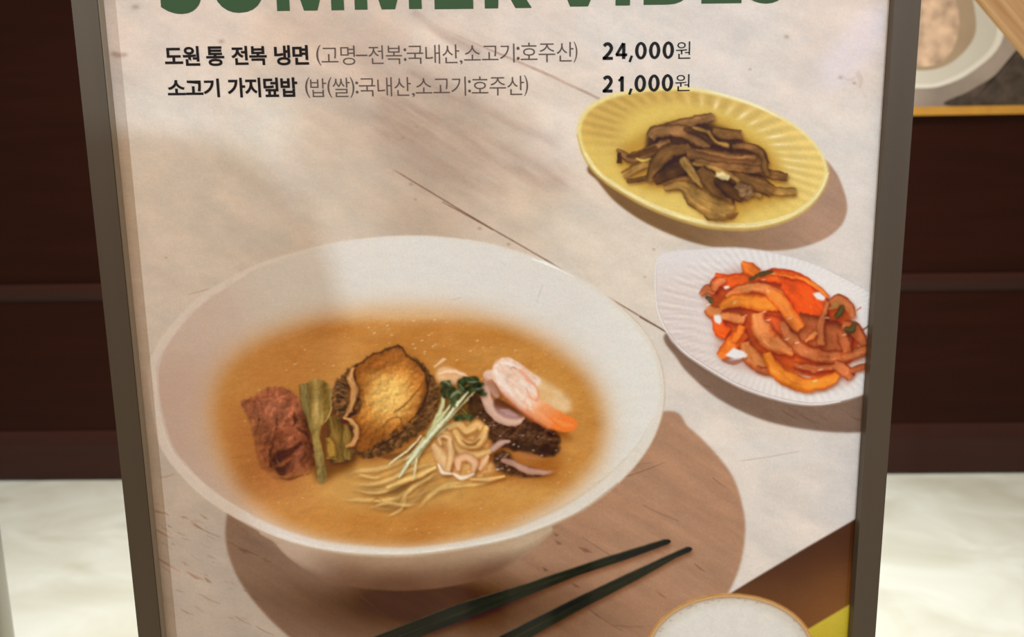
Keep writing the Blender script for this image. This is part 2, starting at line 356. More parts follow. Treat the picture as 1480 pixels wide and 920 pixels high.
def paint_corner():
    def br(x, y):
        t = sstep(790, 900, y) * .6 + sstep(1130, 1240, x) * .4 * sstep(770, 850, y)
        c = mixc(C(78, 45, 32), C(136, 84, 42), t)
        return c * (1 + .05 * rotn(x, y, 75, 26, 60, 3, 3))[..., None]
    fill([(1340, 686), (1243, 746), (1160, 794), (1080, 842), (1000, 892), (900, 955), (900, 1150), (1340, 1150)], br, .9, False, P_BR)
    ribbon([(1040, 868), (1243, 747)], 1.6, [(70, 48, 38)] * 3, sh=0, alpha=.5)
    fill([(1340, 806), (1240, 866), (1172, 906), (1100, 950), (1100, 1150), (1340, 1150)], lambda x, y: mixc(C(206, 178, 58), C(186, 160, 44), sstep(870, 960, y)) * (1 + .02 * fbm(x / 3, y / 3, 8))[..., None], .9, False, P_YEL)

def paint_cup():
    th = np.linspace(0, 2 * np.pi, 60, endpoint=False)
    cx, cy, rx, ry = 1056, 944, 123, 87
    E_ = lambda k: np.stack([cx + (rx - k) * np.cos(th), cy + (ry - k) * np.sin(th)], 1)
    fill(E_(0), lambda x, y: mixc(C(226, 172, 104), C(186, 128, 66), .5 + .5 * fbm(x / 12, y / 4, 6)), .8, False, P_CUP)
    fill(E_(1.6), (172, 112, 56), .5, False)
    fill(E_(2.6), (228, 180, 112), .5, False)
    fill(E_(4.6), (150, 108, 78), .8, False)
    fill(E_(6.2), lambda x, y: mixc(C(206, 190, 172), C(226, 216, 203), sstep(.0, .28, 1 - np.hypot((x - cx) / rx, (y - cy) / ry)))
         * (1 + .022 * fbm(x / 7, y / 7, 9))[..., None], 1.6, False, P_CUP)
    rs = np.random.RandomState(3)
    for k in range(26):
        an = rs.uniform(3.5, 5.9); r = rs.uniform(.88, .935)
        b = box(cx + rx * r * np.cos(an) - 4, cy + ry * r * np.sin(an) - 4, cx + rx * r * np.cos(an) + 4, cy + ry * r * np.sin(an) + 4)
        a = np.exp(-((XX[b] - cx - rx * r * np.cos(an)) ** 2 / 3 + (YY[b] - cy - ry * r * np.sin(an)) ** 2) / 1.2) * .4
        put(b, a.astype(np.float32), C(160, 120, 86))

def paint_chopsticks():
    for part, up, lo in [(P_CH1, [(470, 950), (536, 921), (660, 873), (766, 841), (871, 806), (960, 779), (966, 779)], [(969, 782), (966, 786), (906, 808), (836, 831), (731, 873), (618, 915), (560, 944)]),
                         (P_CH2, [(660, 948), (717, 921), (819, 870), (906, 829), (992, 790), (997, 790)], [(1000, 793), (998, 797), (977, 806), (924, 836), (836, 882), (773, 917), (720, 950)])]:
        pts = up + lo
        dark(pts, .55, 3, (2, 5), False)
        def col(x, y):
            return mixc(C(46, 47, 35), C(30, 30, 22), .5 + .5 * rotn(x, y, -23, 60, 5, 13, 3)) * (1 + .06 * fbm(x / 1.6, y / 1.6, 4, 2))[..., None]
        fill(pts, col, .7, False, part)
        ribbon(up[1:-1], 1.6, [(112, 98, 80)] * 3, sh=0, alpha=.45, soft=.9, streak=.5, smooth=False)
        q = [((a[0] + b_[0]) / 2, (a[1] + b_[1]) / 2 + 1) for a, b_ in zip(up[1:5], lo[::-1][1:5])]
        ribbon(q, 2.2, [(58, 60, 46)] * 3, sh=0, alpha=.4, soft=1.2, streak=.6)
        tx, ty = (965, 783) if part == P_CH1 else (996, 794)
        ribbon([(tx - 3, ty + 1), (tx + 2, ty - 1)], 5, [(20, 20, 16)] * 3, sh=0, alpha=.8)
R_OUT = [(217, 520), (215, 560), (222, 605), (233, 648), (264, 690), (299, 722), (348, 753), (400, 778), (460, 795), (525, 803), (592, 804), (660, 796), (720, 785), (768, 771), (836, 741), (893, 699), (932, 655), (954, 610), (961, 565), (952, 515), (926, 471), (882, 430), (830, 397), (770, 370), (705, 351), (650, 343), (600, 340), (535, 343), (470, 353), (389, 375), (348, 393), (289, 428), (241, 477)]
R_IN = [(228, 522), (226, 560), (233, 602), (246, 643), (275, 680), (312, 712), (358, 741), (408, 764), (466, 781), (528, 789), (592, 791), (656, 784), (714, 772), (760, 758), (824, 728), (880, 688), (920, 648), (945, 606), (954, 566), (946, 518), (921, 475), (878, 434), (828, 401), (768, 374), (704, 354), (650, 346), (600, 343), (536, 347), (472, 357), (393, 380), (353, 398), (296, 433), (250, 481)]
BROTH = [(300, 600), (308, 548), (336, 510), (385, 480), (450, 458), (520, 447), (600, 443), (690, 452), (770, 478), (828, 515), (866, 560), (880, 605), (876, 648), (858, 684), (826, 716), (780, 746), (722, 776), (660, 792), (590, 802), (520, 799), (456, 786), (402, 762), (358, 730), (326, 684), (308, 642)]

def broth_col(x, y):
    n = fbm(x / 60, y / 34, 71, 4); n2 = rotn(x, y, -8, 14, 6, 75, 3)
    c = mixc(C(182, 112, 46), C(206, 144, 76), np.clip(.5 + .75 * n, 0, 1))
    left = sstep(560, 320, x); c = mixc(c, C(212, 148, 82), left * .7)
    for (cx, cy, rx, ry, k, q) in [(570, 700, 120, 40, C(222, 170, 92), .6), (520, 745, 110, 26, C(200, 132, 62), .4), (630, 740, 40, 16, C(178, 104, 40), .6), (680, 480, 110, 26, C(200, 134, 66), .5), (470, 510, 90, 26, C(210, 144, 78), .5), (420, 540, 60, 20, C(202, 130, 60), .5), (800, 560, 60, 40, C(214, 156, 80), .5), (845, 640, 36, 50, C(208, 146, 78), .5), (760, 715, 70, 20, C(216, 160, 88), .6), (600, 455, 120, 12, C(226, 180, 130), .6), (380, 700, 60, 40, C(194, 128, 72), .6)]:
        f = np.exp(-((x - cx) / rx) ** 2 - ((y - cy) / ry) ** 2); c = mixc(c, k, f * q)
    return c * (1 + .035 * n2 + .03 * fbm(x / 2, y / 1.6, 77, 2) + relief(x, y, 5, 79, .10, ax=.6))[..., None]

def paint_bowl():
    # foot and outside of the bowl, below the rim
    body = [(380, 764), (396, 783), (420, 808), (458, 832), (508, 847), (562, 853), (622, 851), (682, 840), (732, 820), (772, 792), (796, 760), (700, 740), (500, 740)]
    def bc(x, y):
        low = 853 - (x - 575) ** 2 / 620                            # bottom outline of the foot
        t = np.clip((low - y) / 52, 0, 1)
        c = mixc(C(110, 74, 54), C(176, 142, 112), sstep(0, 1.1, t))
        c = mixc(c, C(212, 184, 152), sstep(600, 770, x) * np.clip(sstep(-.1, .7, t) + sstep(690, 780, x) * .7, 0, 1) * .8)
        c = mixc(c, C(208, 178, 154), sstep(520, 410, x) * sstep(.0, .5, t + .25) * .8)
        c = mixc(c, C(120, 84, 62), np.exp(-((x - 590) / 90) ** 2) * sstep(.75, .1, t) * .5)
        return c * (1 + .03 * fbm(x / 6, y / 4, 4))[..., None]
    fill(body, bc, 1.0, True, P_BOWL)
    # rim
    def rim(x, y):
        an = np.arctan2((y - 575) / 230, (x - 588) / 372)
        c = mixc(C(230, 212, 198), C(226, 212, 196), sstep(300, 700, x))
        return c * (1 + .015 * fbm(x / 4, y / 4, 14))[..., None]
    fill(R_OUT, rim, .9, True, P_BOWL)
    # outer edge line of the rim
    O = R_OUT
    ribbon(O[19:22] + O[16:19][::-1] if 0 else O[15:22], [1.5, 2.2, 1.5], [(206, 178, 146)] * 3, sh=0, alpha=.55, soft=.8)
    ribbon([(x, y - .8) for x, y in O[6:16]], [1, 4, 5, 5, 4, 2.5], [(176, 140, 104)] * 3, sh=0, alpha=.6, soft=1.6, wob=0)
    ribbon([(x + .8, y - 6) for x, y in O[7:15]], [1, 3, 3, 1], [(240, 228, 212)] * 3, sh=0, alpha=.6, soft=1.6, wob=0)
    def inside(x, y):
        t = sstep(380, 620, x + (y - 500) * -.25)
        c = mixc(C(216, 190, 174), C(220, 205, 190), sstep(300, 430, x - (y - 500) * .3)); c = mixc(c, C(225, 214, 202), t)
        c = mixc(c, C(206, 174, 156), sstep(350, 250, x) * sstep(470, 560, y) * .9)
        c = mixc(c, C(230, 222, 210), sstep(800, 940, x) * .7)
        c = mixc(c, C(232, 220, 200), np.exp(-((x - 850) / 60) ** 2 - ((y - 700) / 34) ** 2) * .6)
        return c * (1 + .012 * fbm(x / 26, y / 9, 15, 3) + .011 * fbm(x / 2.2, y / 1.4, 16, 2))[..., None]
    fill(R_IN, inside, 1.0, True, P_BOWL)
    ribbon([(x - 1, y - 2) for x, y in R_IN[9:18]], [1, 3, 4, 4, 3, 1], [(206, 182, 150)] * 3, sh=0, alpha=.4, soft=2, wob=0)
    # bright lip just inside the left rim, and faint crease marks
    ribbon([(360, 743), (312, 714), (276, 682), (247, 645), (234, 603), (227, 562), (229, 523), (251, 482), (296, 434), (352, 399)], [3, 5, 6, 6, 5, 4, 3], [(236, 220, 208)] * 3, sh=0, alpha=.55, soft=2)
    ribbon([(768, 374), (790, 381), (830, 400)], [1, 4, 1], [(246, 240, 230)] * 3, sh=0, alpha=.8, soft=1)
    for p in [[(652, 433), (666, 430)], [(776, 436), (784, 412)], [(724, 378), (731, 384)]]:
        ribbon(p, 1, [(168, 150, 136)] * 3, sh=0, alpha=.4, soft=.7)
    # broth, soft where it thins out against the wall
    b, a = poly(BROTH, 17); b2, a2 = poly(R_IN, 2.5)
    m = np.zeros((PH, PW), np.float32); m[b2] = a2
    a = a * m[b]; a = np.clip(a * 1.1, 0, 1)
    x, y = XX[b], YY[b]; c = broth_col(x, y)
    edge = sstep(1.0, .3, blur(np.pad(a, 40, 'edge'), 12)[40:-40, 40:-40])
    c = mixc(c, C(224, 170, 118), edge * .6)
    put(b, a ** 1.15, c); LAB[b][a > .35] = P_BROTH
    rs = np.random.RandomState(9)
    def reg(rs):
        while 1:
            x, y = rs.uniform(310, 870), rs.uniform(455, 782)
            if ((x - 590) / 272) ** 2 + ((y - 617) / 158) ** 2 < 1: return x, y
    specks(rs, 300, reg, (.5, 1.1), (238, 198, 148), 18, (.1, .55), ang=-.2)
    specks(rs, 60, reg, (.7, 1.6), (178, 112, 54), 12, (.1, .4))
    for (fx, fy) in [(533, 473), (560, 470), (541, 481), (566, 484), (597, 497), (600, 503), (614, 508), (426, 526), (441, 505), (482, 528), (626, 500), (610, 492), (598, 463), (690, 492), (680, 507), (620, 484), (745, 506), (354, 608), (660, 520), (628, 462)]:
        ribbon([(fx - 1.6, fy + .6), (fx, fy), (fx + 1.6, fy - .5)], [.8, 1.8, .8], [(246, 216, 172)] * 3, sh=0, alpha=.55, soft=1)

def paint_contents():
    rs = np.random.RandomState(2)
    # ---- noodles under everything: pale bundle flowing left to right
    N = ((176, 118, 54), (236, 188, 112), (190, 132, 66))
    b_, a_ = poly([(488, 690), (520, 672), (560, 668), (600, 660), (640, 640), (690, 650), (700, 690), (680, 716), (640, 730), (590, 740), (540, 738), (495, 724), (478, 710)], 9)
    put(b_, a_ * .75, C(206, 152, 82) * np.ones(a_.shape + (1,)))
    LAB[b_][a_ > .6] = P_NOOD
    for k in range(26):
        u = rs.uniform(0, 1)
        x0 = 490 + 40 * u + rs.uniform(-6, 10); y0 = 686 + 46 * u + rs.uniform(-4, 4)
        x1 = 590 + 110 * rs.uniform(0, 1); y1 = 640 + 66 * u + rs.uniform(-12, 10)
        mx, my = (x0 + x1) / 2 + rs.uniform(-12, 12), (y0 + y1) / 2 + 13 + rs.uniform(-4, 7)
        wd = rs.uniform(4.5, 8.5); f = 1 - .14 * rs.rand(); col = tuple(tuple(np.array(c) * f) for c in ((196, 138, 70), (232, 186, 112), (204, 148, 80)))
        ribbon([(x0, y0), (mx, my), (x1, y1)], [wd * .6, wd, wd * .8], col, P_NOOD if k % 2 else 0, sh=.22, shoff=(0, 2), alpha=rs.uniform(.35, .65) * (1 - .3 * u), fade=(.3, .2), seed=k, soft=1.5, streak=.05)
    for p, wd in [([(496, 686), (520, 680), (550, 677), (575, 668), (600, 650)], 6), ([(500, 696), (530, 700), (560, 694), (600, 676), (640, 668)], 5), ([(486, 722), (520, 722), (560, 722), (590, 712)], 5), ([(500, 706), (545, 712), (580, 700), (610, 688)], 4.5),
                  ([(575, 740), (582, 722), (594, 706), (620, 690), (640, 672)], 5), ([(556, 748), (580, 735), (588, 715)], 4), ([(560, 702), (590, 694), (612, 684), (636, 672)], 5), ([(600, 740), (622, 716), (648, 700), (690, 696)], 6), ([(512, 684), (540, 690), (556, 686)], 4), ([(620, 712), (650, 704), (690, 700), (728, 690)], 4), ([(528, 736), (560, 726), (590, 730), (612, 722)], 4)]:
        ribbon(p, [wd * .6, wd * 1.25, wd * 1.25, wd * .7], ((204, 148, 76), (240, 200, 126), (210, 156, 84)), P_NOOD, sh=.25, shoff=(0, 2), alpha=.68, fade=(.3, .3), streak=.05, seed=int(p[0][0]), soft=.9)
    ribbon([(536, 724), (545, 720), (552, 724)], [1, 3, 1], [(120, 90, 40)] * 3, sh=0, alpha=.6)
    # ---- beef
    beef = [(348, 582), (358, 576), (371, 570), (384, 561), (397, 558), (411, 560), (424, 568), (435, 580), (443, 594), (446, 615), (448, 634), (453, 648), (455, 670), (446, 686), (430, 691), (412, 697), (400, 694), (388, 686), (374, 672), (369, 652), (364, 630), (360, 606)]
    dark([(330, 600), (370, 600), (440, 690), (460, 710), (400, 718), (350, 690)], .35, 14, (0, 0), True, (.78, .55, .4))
    def bf(x, y):
        n = rotn(x, y, 62, 24, 9, 81, 4); f = rotn(x, y, -28, 9, 2.6, 85, 3); g = fbm(x / 5, y / 5, 88, 3)
        c = mixc(C(112, 58, 36), C(188, 112, 78), np.clip(.5 + .45 * n + .2 * f + .2 * g, 0, 1))
        c = mixc(c, C(112, 54, 28), sstep(600, 690, y) * .4)
        c = mixc(c, C(196, 128, 100), np.exp(-((x - 400) / 30) ** 2 - ((y - 590) / 22) ** 2) * .35)
        return c * (1 + relief(x, y, 7, 83, .9, 1.2) + relief(x, y, 16, 84, .6, 2.5))[..., None]
    b, a = poly(beef, 1.1, True, .9, 4); a = a * (1 - .7 * sstep(664, 700, YY[b] + (430 - XX[b]) * .15)) * (1 - .75 * sstep(388, 352, XX[b] + (YY[b] - 640) * -.1) * sstep(590, 630, YY[b]))
    put(b, a, bf(XX[b], YY[b]), P_BEEF)
    dk = [(66, 30, 16)] * 3; md = [(104, 54, 36)] * 3; hl = [(202, 134, 104)] * 3
    for p, w, al in [([(392, 672), (402, 660), (418, 652), (436, 640)], [6, 13, 10, 4], .85), ([(398, 676), (408, 680), (418, 674), (426, 658)], [6, 14, 12, 3], .8), ([(424, 596), (428, 606), (426, 614)], [2, 7, 2], .85), ([(392, 640), (398, 626), (400, 606)], [2, 4, 5], .45), ([(372, 600), (375, 606)], [2, 3], .5),
                     ([(430, 618), (440, 626), (446, 634)], [2, 5, 3], .75), ([(366, 630), (371, 618), (374, 604)], [2, 2, 1], .5), ([(391, 672), (391, 655), (394, 640)], [2, 4, 2], .65), ([(405, 690), (418, 692), (438, 686)], [2, 4, 2], .5), ([(408, 664), (414, 660), (424, 658)], [1, 7, 2], .6)]:
        ribbon(p, w, dk, sh=0, alpha=al, soft=2.0, streak=.4)
    for p, w, al in [([(398, 626), (408, 620), (424, 624), (432, 634)], [2, 6, 8, 3], .5), ([(436, 650), (426, 668), (418, 684)], [10, 14, 10], .55), ([(360, 580), (376, 572), (392, 564)], [1.5, 2, 1], .5)]:
        ribbon(p, w, [(158, 88, 64)] * 3, sh=.3, alpha=al, soft=2, streak=.35)
    for k in range(90):
        x0, y0 = rs.uniform(356, 444), rs.uniform(566, 676); L = rs.uniform(4, 13); an = rs.choice([-.5, -.25, 1.2, 2.0]) + rs.uniform(-.25, .25)
        b0 = LAB[min(PH - 1, int(y0 - PY0)), int(x0 - PX0)]
        if b0 != P_BEEF: continue
        ribbon([(x0, y0), (x0 + L * .5, y0 + L * .5 * an), (x0 + L * .8, y0 + L * an * .8)], [.5, rs.uniform(1, 2), .5], hl if k % 2 else md, sh=0, alpha=rs.uniform(.12, .35), soft=1)
    for p in [[(372, 578), (376, 590), (372, 604)], [(372, 578), (388, 574), (398, 578)], [(376, 600), (378, 612)], [(398, 600), (396, 618), (391, 636)]]:
        ribbon(p, [1, 1.6, 1], hl, sh=.3, alpha=.4, soft=1)
    # ---- scallion stalk
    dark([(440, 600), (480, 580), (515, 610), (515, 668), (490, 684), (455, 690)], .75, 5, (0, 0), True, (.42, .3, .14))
    ribbon([(481, 600), (486, 630), (490, 668)], [16, 26, 24], ((70, 46, 18), (124, 92, 44), (84, 58, 24)), P_SCAL, flat=True, streak=.35, seed=3)
    ribbon([(500, 612), (502, 640), (503, 664)], [12, 18, 16], ((86, 62, 26), (132, 100, 48), (92, 64, 28)), P_SCAL, flat=True, streak=.35, seed=4)
    ribbon([(474, 632), (478, 648), (480, 660)], [10, 16, 18], ((120, 82, 30), (176, 128, 56), (110, 74, 30)), P_SCAL, flat=True, streak=.25, seed=6)
    ribbon([(472, 662), (486, 662)], 1.5, [(214, 168, 96)] * 3, sh=0, alpha=.6)
    ribbon([(438, 554), (443, 582), (452, 612), (456, 640)], [15, 16, 14, 6], ((118, 98, 50), (156, 134, 80), (98, 76, 34)), P_SCAL, flat=True, streak=.25, seed=7)
    fill([(446, 552), (455, 547), (466, 549), (476, 556), (481, 566), (480, 586), (474, 602), (466, 612), (462, 632), (468, 660), (472, 690), (462, 698), (456, 672), (452, 632), (447, 600), (447, 570)],
         lambda x, y: mixc(C(124, 94, 40), C(196, 162, 96), np.clip(.45 + .35 * np.sin((x - 448 - (y - 550) * .08) / 4.6) + .5 * fbm(x / 3.4, y / 26, 5, 3), 0, 1)) * (1 - .2 * sstep(630, 690, y) + relief(x, y, 6, 51, .5))[..., None], .9, True, P_SCAL)
    ribbon([(478, 566), (479, 588), (473, 604), (466, 613)], [1, 2.2, 2, 1], [(216, 190, 118)] * 3, sh=0, alpha=.75)
    ribbon([(460, 566), (458, 584), (460, 606)], [2, 6, 2], [(206, 176, 104)] * 3, sh=0, alpha=.4, soft=2)
    ribbon([(461, 570), (460, 600), (462, 640), (468, 692)], [1.2, 1.6, 1.6, 1.2], [(110, 82, 34)] * 3, sh=0, alpha=.5)
    ribbon([(463, 622), (470, 636), (474, 640)], [2, 4, 2], [(96, 62, 24)] * 3, sh=0, alpha=.5, soft=1.4)
    # ---- abalone
    out = [(484, 551), (493, 544), (501, 536), (516, 526), (537, 511), (552, 506), (562, 502), (570, 499), (578, 499), (585, 505), (588, 512), (603, 518), (612, 526), (619, 535), (630, 550), (635, 566), (634, 586), (626, 604), (612, 622), (596, 634), (580, 645), (556, 657), (536, 662), (519, 660), (508, 650), (510, 636), (506, 620), (498, 606), (488, 604), (483, 594), (480, 575)]
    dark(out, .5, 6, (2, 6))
    def sh(x, y):
        n = fbm(x / 5, y / 4, 91, 4); n2 = rotn(x, y, 60, 3, 9, 94, 3)
        return mixc(C(62, 40, 24), C(158, 104, 60), np.clip(.36 + .5 * n + .3 * n2, 0, 1)) * (1 + relief(x, y, 6, 92, 1.3, 1.2))[..., None]
    fill(out, sh, .9, True, P_ABAL, rough=1.0, seed=3)
    dark([(506, 536), (520, 532), (512, 560), (508, 590), (520, 600), (516, 640), (505, 606), (498, 604), (503, 570)], .5, 3)
    flesh = [(513, 534), (525, 524), (538, 513), (552, 508), (564, 504), (577, 503), (584, 509), (590, 515), (602, 524), (610, 534), (616, 550), (616, 566), (611, 582), (601, 598), (590, 612), (576, 624), (560, 632), (548, 640), (534, 650), (520, 652), (514, 642), (519, 626), (516, 612), (508, 604), (520, 594), (522, 580), (516, 560)]
    def fl(x, y):
        d = np.hypot((x - 562) / 50, (y - 572) / 52)
        n = rotn(x, y, -20, 12, 4, 101, 4); g = fbm(x / 2.6, y / 2.2, 104, 3)
        c = mixc(C(238, 182, 98), C(196, 124, 54), sstep(.25, .95, d + .22 * n))
        c = mixc(c, C(146, 84, 36), sstep(.78, 1.25, d + .15 * n))
        c = mixc(c, C(140, 78, 34), np.exp(-((x - 540) / 34) ** 2 - ((y - 524) / 16) ** 2) * .85)
        c = mixc(c, C(172, 104, 48), np.exp(-((x - 578) / 18) ** 2 - ((y - 508) / 10) ** 2) * .6)
        c = mixc(c, C(120, 66, 28), np.exp(-((x - 518) / 10) ** 2 - ((y - 566) / 30) ** 2) * .7)
        c = mixc(c, C(128, 72, 32), sstep(600, 640, y + (x - 560) * .5) * .45)
        c = mixc(c, C(96, 50, 20), sstep(604, 622, x + (y - 560) * .28) * .65)
        return c * (1 + .06 * g + .06 * n + relief(x, y, 4.5, 106, .55, 1) + relief(x, y, 12, 107, .5, 2))[..., None]
    fill(flesh, fl, 1.0, True, P_ABAL, rough=.5, seed=8)
    # outline and cracks
    ribbon([(500, 538), (516, 528), (537, 513), (552, 508), (562, 503), (577, 500), (584, 506), (588, 513)], [2, 1.5, 2, 1.5, 2, 1.5, 2], [(70, 38, 18)] * 3, sh=0, alpha=.8, soft=.8)
    ribbon([(588, 514), (603, 523), (613, 537), (618, 553), (617, 570), (611, 585), (600, 602), (586, 618), (572, 630), (552, 642)], [2, 3, 3, 3.5, 4, 5, 6, 6, 4], [(62, 34, 16)] * 3, sh=0, alpha=.75, soft=1.4, streak=.4)
    ribbon([(612, 552), (606, 562), (596, 574), (586, 584), (574, 592), (570, 596)], [1, 1.8, 1.4, 2.2, 1.5, 1], [(92, 48, 20)] * 3, sh=0, alpha=.8, soft=.7, streak=.5)
    ribbon([(551, 618), (558, 610), (566, 604), (577, 603), (580, 610), (574, 620), (562, 628)], [1.4, 1.6, 1.4, 1.6, 1.4, 1.2], [(96, 52, 24)] * 3, sh=0, alpha=.75, soft=.8)
    for k in range(12):
        x0, y0 = rs.uniform(530, 606), rs.uniform(515, 615); L = rs.uniform(3, 8); an = rs.uniform(-.7, .5)
        ribbon([(x0, y0), (x0 + L, y0 + an * L)], rs.uniform(.8, 1.4), [(126, 74, 32)] * 3 if k % 2 else [(246, 204, 130)] * 3, sh=0, alpha=rs.uniform(.2, .55), soft=.7)
    # pale frill on the left
    fr = ((150, 96, 52), (196, 140, 86), (128, 76, 38))
    ribbon([(509, 534), (506, 548), (512, 560), (511, 574), (506, 590), (499, 602)], [6, 10, 12, 11, 10, 4], fr, P_ABAL, streak=.3, sh=.6, seed=4, spots=.2, soft=1.2)
    ribbon([(498, 604), (508, 608), (514, 618), (515, 630), (510, 640), (502, 644)], [4, 8, 9, 9, 8, 4], fr, P_ABAL, streak=.3, sh=.6, seed=9, spots=.2, soft=1.2)
    for k in range(30):
        x0, y0 = rs.uniform(484, 500), rs.uniform(552, 596)
        ribbon([(x0 - 4, y0), (x0, y0 - 1.5), (x0 + 5, y0)], [1, rs.uniform(1.5, 3.5), 1], [(44, 30, 20)] * 3 if k % 3 else [(170, 120, 76)] * 3, sh=0, alpha=.55, soft=1)
    for k in range(36):
        t = rs.rand(); x0, y0 = 625 - 95 * t + rs.uniform(-6, 6), 582 + 72 * t + rs.uniform(-5, 4) - 26 * t * (1 - t) * -1
        ribbon([(x0 - 3, y0 + 2), (x0, y0 - 1.5), (x0 + 5, y0 - 3)], [1, rs.uniform(2, 4), 1], [(48, 28, 16)] * 3 if k % 2 else [(176, 118, 62)] * 3, sh=0, alpha=.55, soft=1)
    ribbon([(545, 656), (566, 660), (590, 652), (602, 640)], [4, 9, 8, 3], [(92, 50, 30)] * 3, sh=0, alpha=.6, soft=2.5)
    # ---- mushrooms, dark
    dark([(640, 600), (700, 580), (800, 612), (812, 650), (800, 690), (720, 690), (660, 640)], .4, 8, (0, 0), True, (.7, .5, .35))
    def mu(x, y):
        n = fbm(x / 7, y / 4.5, 111, 4); return mixc(C(56, 34, 24), C(118, 78, 54), np.clip(.42 + .6 * n, 0, 1)) * (1 + relief(x, y, 6, 113, 1.0, 1.2))[..., None]
    fill([(678, 574), (692, 570), (706, 590), (730, 606), (756, 604), (782, 614), (804, 622), (810, 640), (806, 654), (792, 660), (765, 655), (736, 650), (716, 642), (700, 628), (686, 612), (676, 594)], mu, 1.4, True, P_MUSH, rough=.8, seed=4)
    fill([(736, 640), (760, 642), (790, 642), (806, 648), (798, 659), (770, 656), (738, 648)], (56, 36, 22), 2.5, True, 0, .7)
    for k in range(34):
        x0, y0 = rs.uniform(705, 790), rs.uniform(612, 640); an = rs.uniform(-1, .6); L = rs.uniform(5, 14)
        ribbon([(x0, y0), (x0 + L * .5, y0 + an * L * .5 - 1.5), (x0 + L, y0 + an * L)], [.6, 1.3, .6], [(172, 122, 94)] * 3, sh=0, alpha=rs.uniform(.2, .5), soft=.8)
    for k in range(26):
        x0, y0 = rs.uniform(684, 806), rs.uniform(584, 664)
        if LAB[int(y0 - PY0), int(x0 - PX0)] != P_MUSH: continue
        ribbon([(x0, y0), (x0 + 1.8, y0 - .6)], rs.uniform(1, 1.9), [(224, 204, 184)] * 3, sh=0, alpha=rs.uniform(.4, .9), soft=.7)
    fill([(712, 660), (724, 650), (738, 655), (742, 664), (758, 674), (790, 682), (776, 690), (744, 688), (724, 682), (712, 672)], mu, 1.8, True, P_MUSH, rough=.5, seed=14)
    for k in range(16):
        x0, y0 = rs.uniform(716, 742), rs.uniform(656, 680)
        ribbon([(x0, y0), (x0 + 2.4, y0 - 1)], rs.uniform(1, 2.2), [(190, 178, 168)] * 3, sh=0, alpha=rs.uniform(.3, .8), soft=.8)
    # squid strips in the broth
    q = ((176, 118, 96), (206, 156, 132), (150, 96, 76))
    ribbon([(722, 664), (740, 668), (760, 678), (786, 682), (806, 680)], [5, 10, 11, 9, 4], q, P_SQ, alpha=.85, fade=(.05, .2), sh=.3, seed=3)
    ribbon([(740, 652), (766, 660), (794, 664)], [4, 12, 4], [(180, 112, 66)] * 3, 0, alpha=.6, sh=0, soft=3, fade=(.2, .3))
    ribbon([(702, 658), (712, 648), (724, 640), (736, 637)], [6, 10, 10, 4], ((168, 122, 108), (200, 158, 140), (142, 96, 84)), P_SQ, gloss=.5, seed=8)
    # ---- squid ring
    ribbon([(718, 570), (706, 552), (703, 566), (706, 582), (715, 597), (730, 607), (746, 609), (756, 604)], [10, 14, 19, 17, 15, 14, 12, 5], ((196, 146, 122), (218, 174, 150), (178, 126, 104)), P_SQ, seed=6, streak=.07, gloss=.2)
    fill([(714, 578), (722, 576), (738, 586), (752, 596), (756, 602), (744, 606), (728, 602), (716, 592)], lambda x, y: mixc(C(110, 62, 42), C(178, 134, 124), sstep(586, 602, y + (735 - x) * .3)), 1.2, True, P_SQ)
    ribbon([(724, 592), (734, 594), (746, 600)], [2, 7, 3], [(204, 164, 160)] * 3, sh=0, alpha=.6, soft=1.5)
    # ---- curly noodles on the right
    cn = ((192, 130, 70), (232, 182, 114), (186, 122, 62)); cn2 = ((200, 140, 88), (234, 186, 130), (190, 126, 72))
    fill([(628, 626), (650, 610), (690, 606), (706, 630), (704, 660), (716, 676), (700, 690), (660, 690), (636, 672)], lambda x, y: mixc(C(196, 132, 70), C(232, 178, 112), .5 + .6 * fbm(x / 9, y / 8, 121)) * (1 + relief(x, y, 9, 122, .8, 1.6))[..., None], 3, True, P_NOOD)
    for p, w, c in [([(652, 616), (664, 612), (674, 622), (690, 614), (698, 622)], [8, 10, 10, 12, 8], cn), ([(640, 622), (652, 634), (664, 648), (684, 656), (704, 652)], [8, 11, 12, 11, 8], cn), ([(660, 626), (668, 638), (684, 642), (696, 634), (702, 620)], [10, 12, 10, 12, 9], cn),
                    ([(636, 640), (634, 632), (642, 629), (650, 634), (648, 644)], [5, 5, 5, 6, 5], cn2), ([(628, 646), (636, 656), (644, 668), (646, 680)], [8, 16, 16, 9], cn2), ([(650, 640), (652, 656), (648, 676)], [7, 10, 6], cn2),
                    ([(662, 676), (662, 664), (674, 660), (686, 668), (684, 678)], [6, 9, 10, 10, 6], ((206, 140, 92), (238, 184, 138), (200, 134, 88))), ([(694, 676), (700, 666), (704, 660)], [5, 9, 5], ((206, 140, 92), (236, 182, 134), (190, 124, 78))), ([(634, 672), (640, 682), (652, 684)], [3, 5, 3], ((214, 170, 140), (244, 218, 190), (206, 150, 112))),
                    ([(656, 684), (668, 690), (684, 684)], [3, 6, 3], ((214, 170, 140), (246, 216, 184), (206, 150, 112))), ([(680, 692), (706, 692), (728, 688)], [3, 6, 3], cn), ([(628, 676), (606, 686), (584, 694), (560, 704)], [4, 7, 7, 4], ((196, 138, 64), (242, 200, 124), (190, 132, 66)))]:
        ribbon(p, [q * 1.35 for q in w], c, P_NOOD, sh=.42, seed=int(p[0][0] + p[0][1]), streak=.07, gloss=.25, soft=1.1, prof=.25)
    ribbon([(668, 636), (676, 642), (686, 641), (694, 634)], [1.5, 4, 4, 2], [(132, 76, 36)] * 3, sh=0, alpha=.75, soft=1)
    # ---- shrimp
    dark([(700, 545), (760, 600), (800, 622), (830, 628), (760, 560)], .5, 4, (-2, 5))
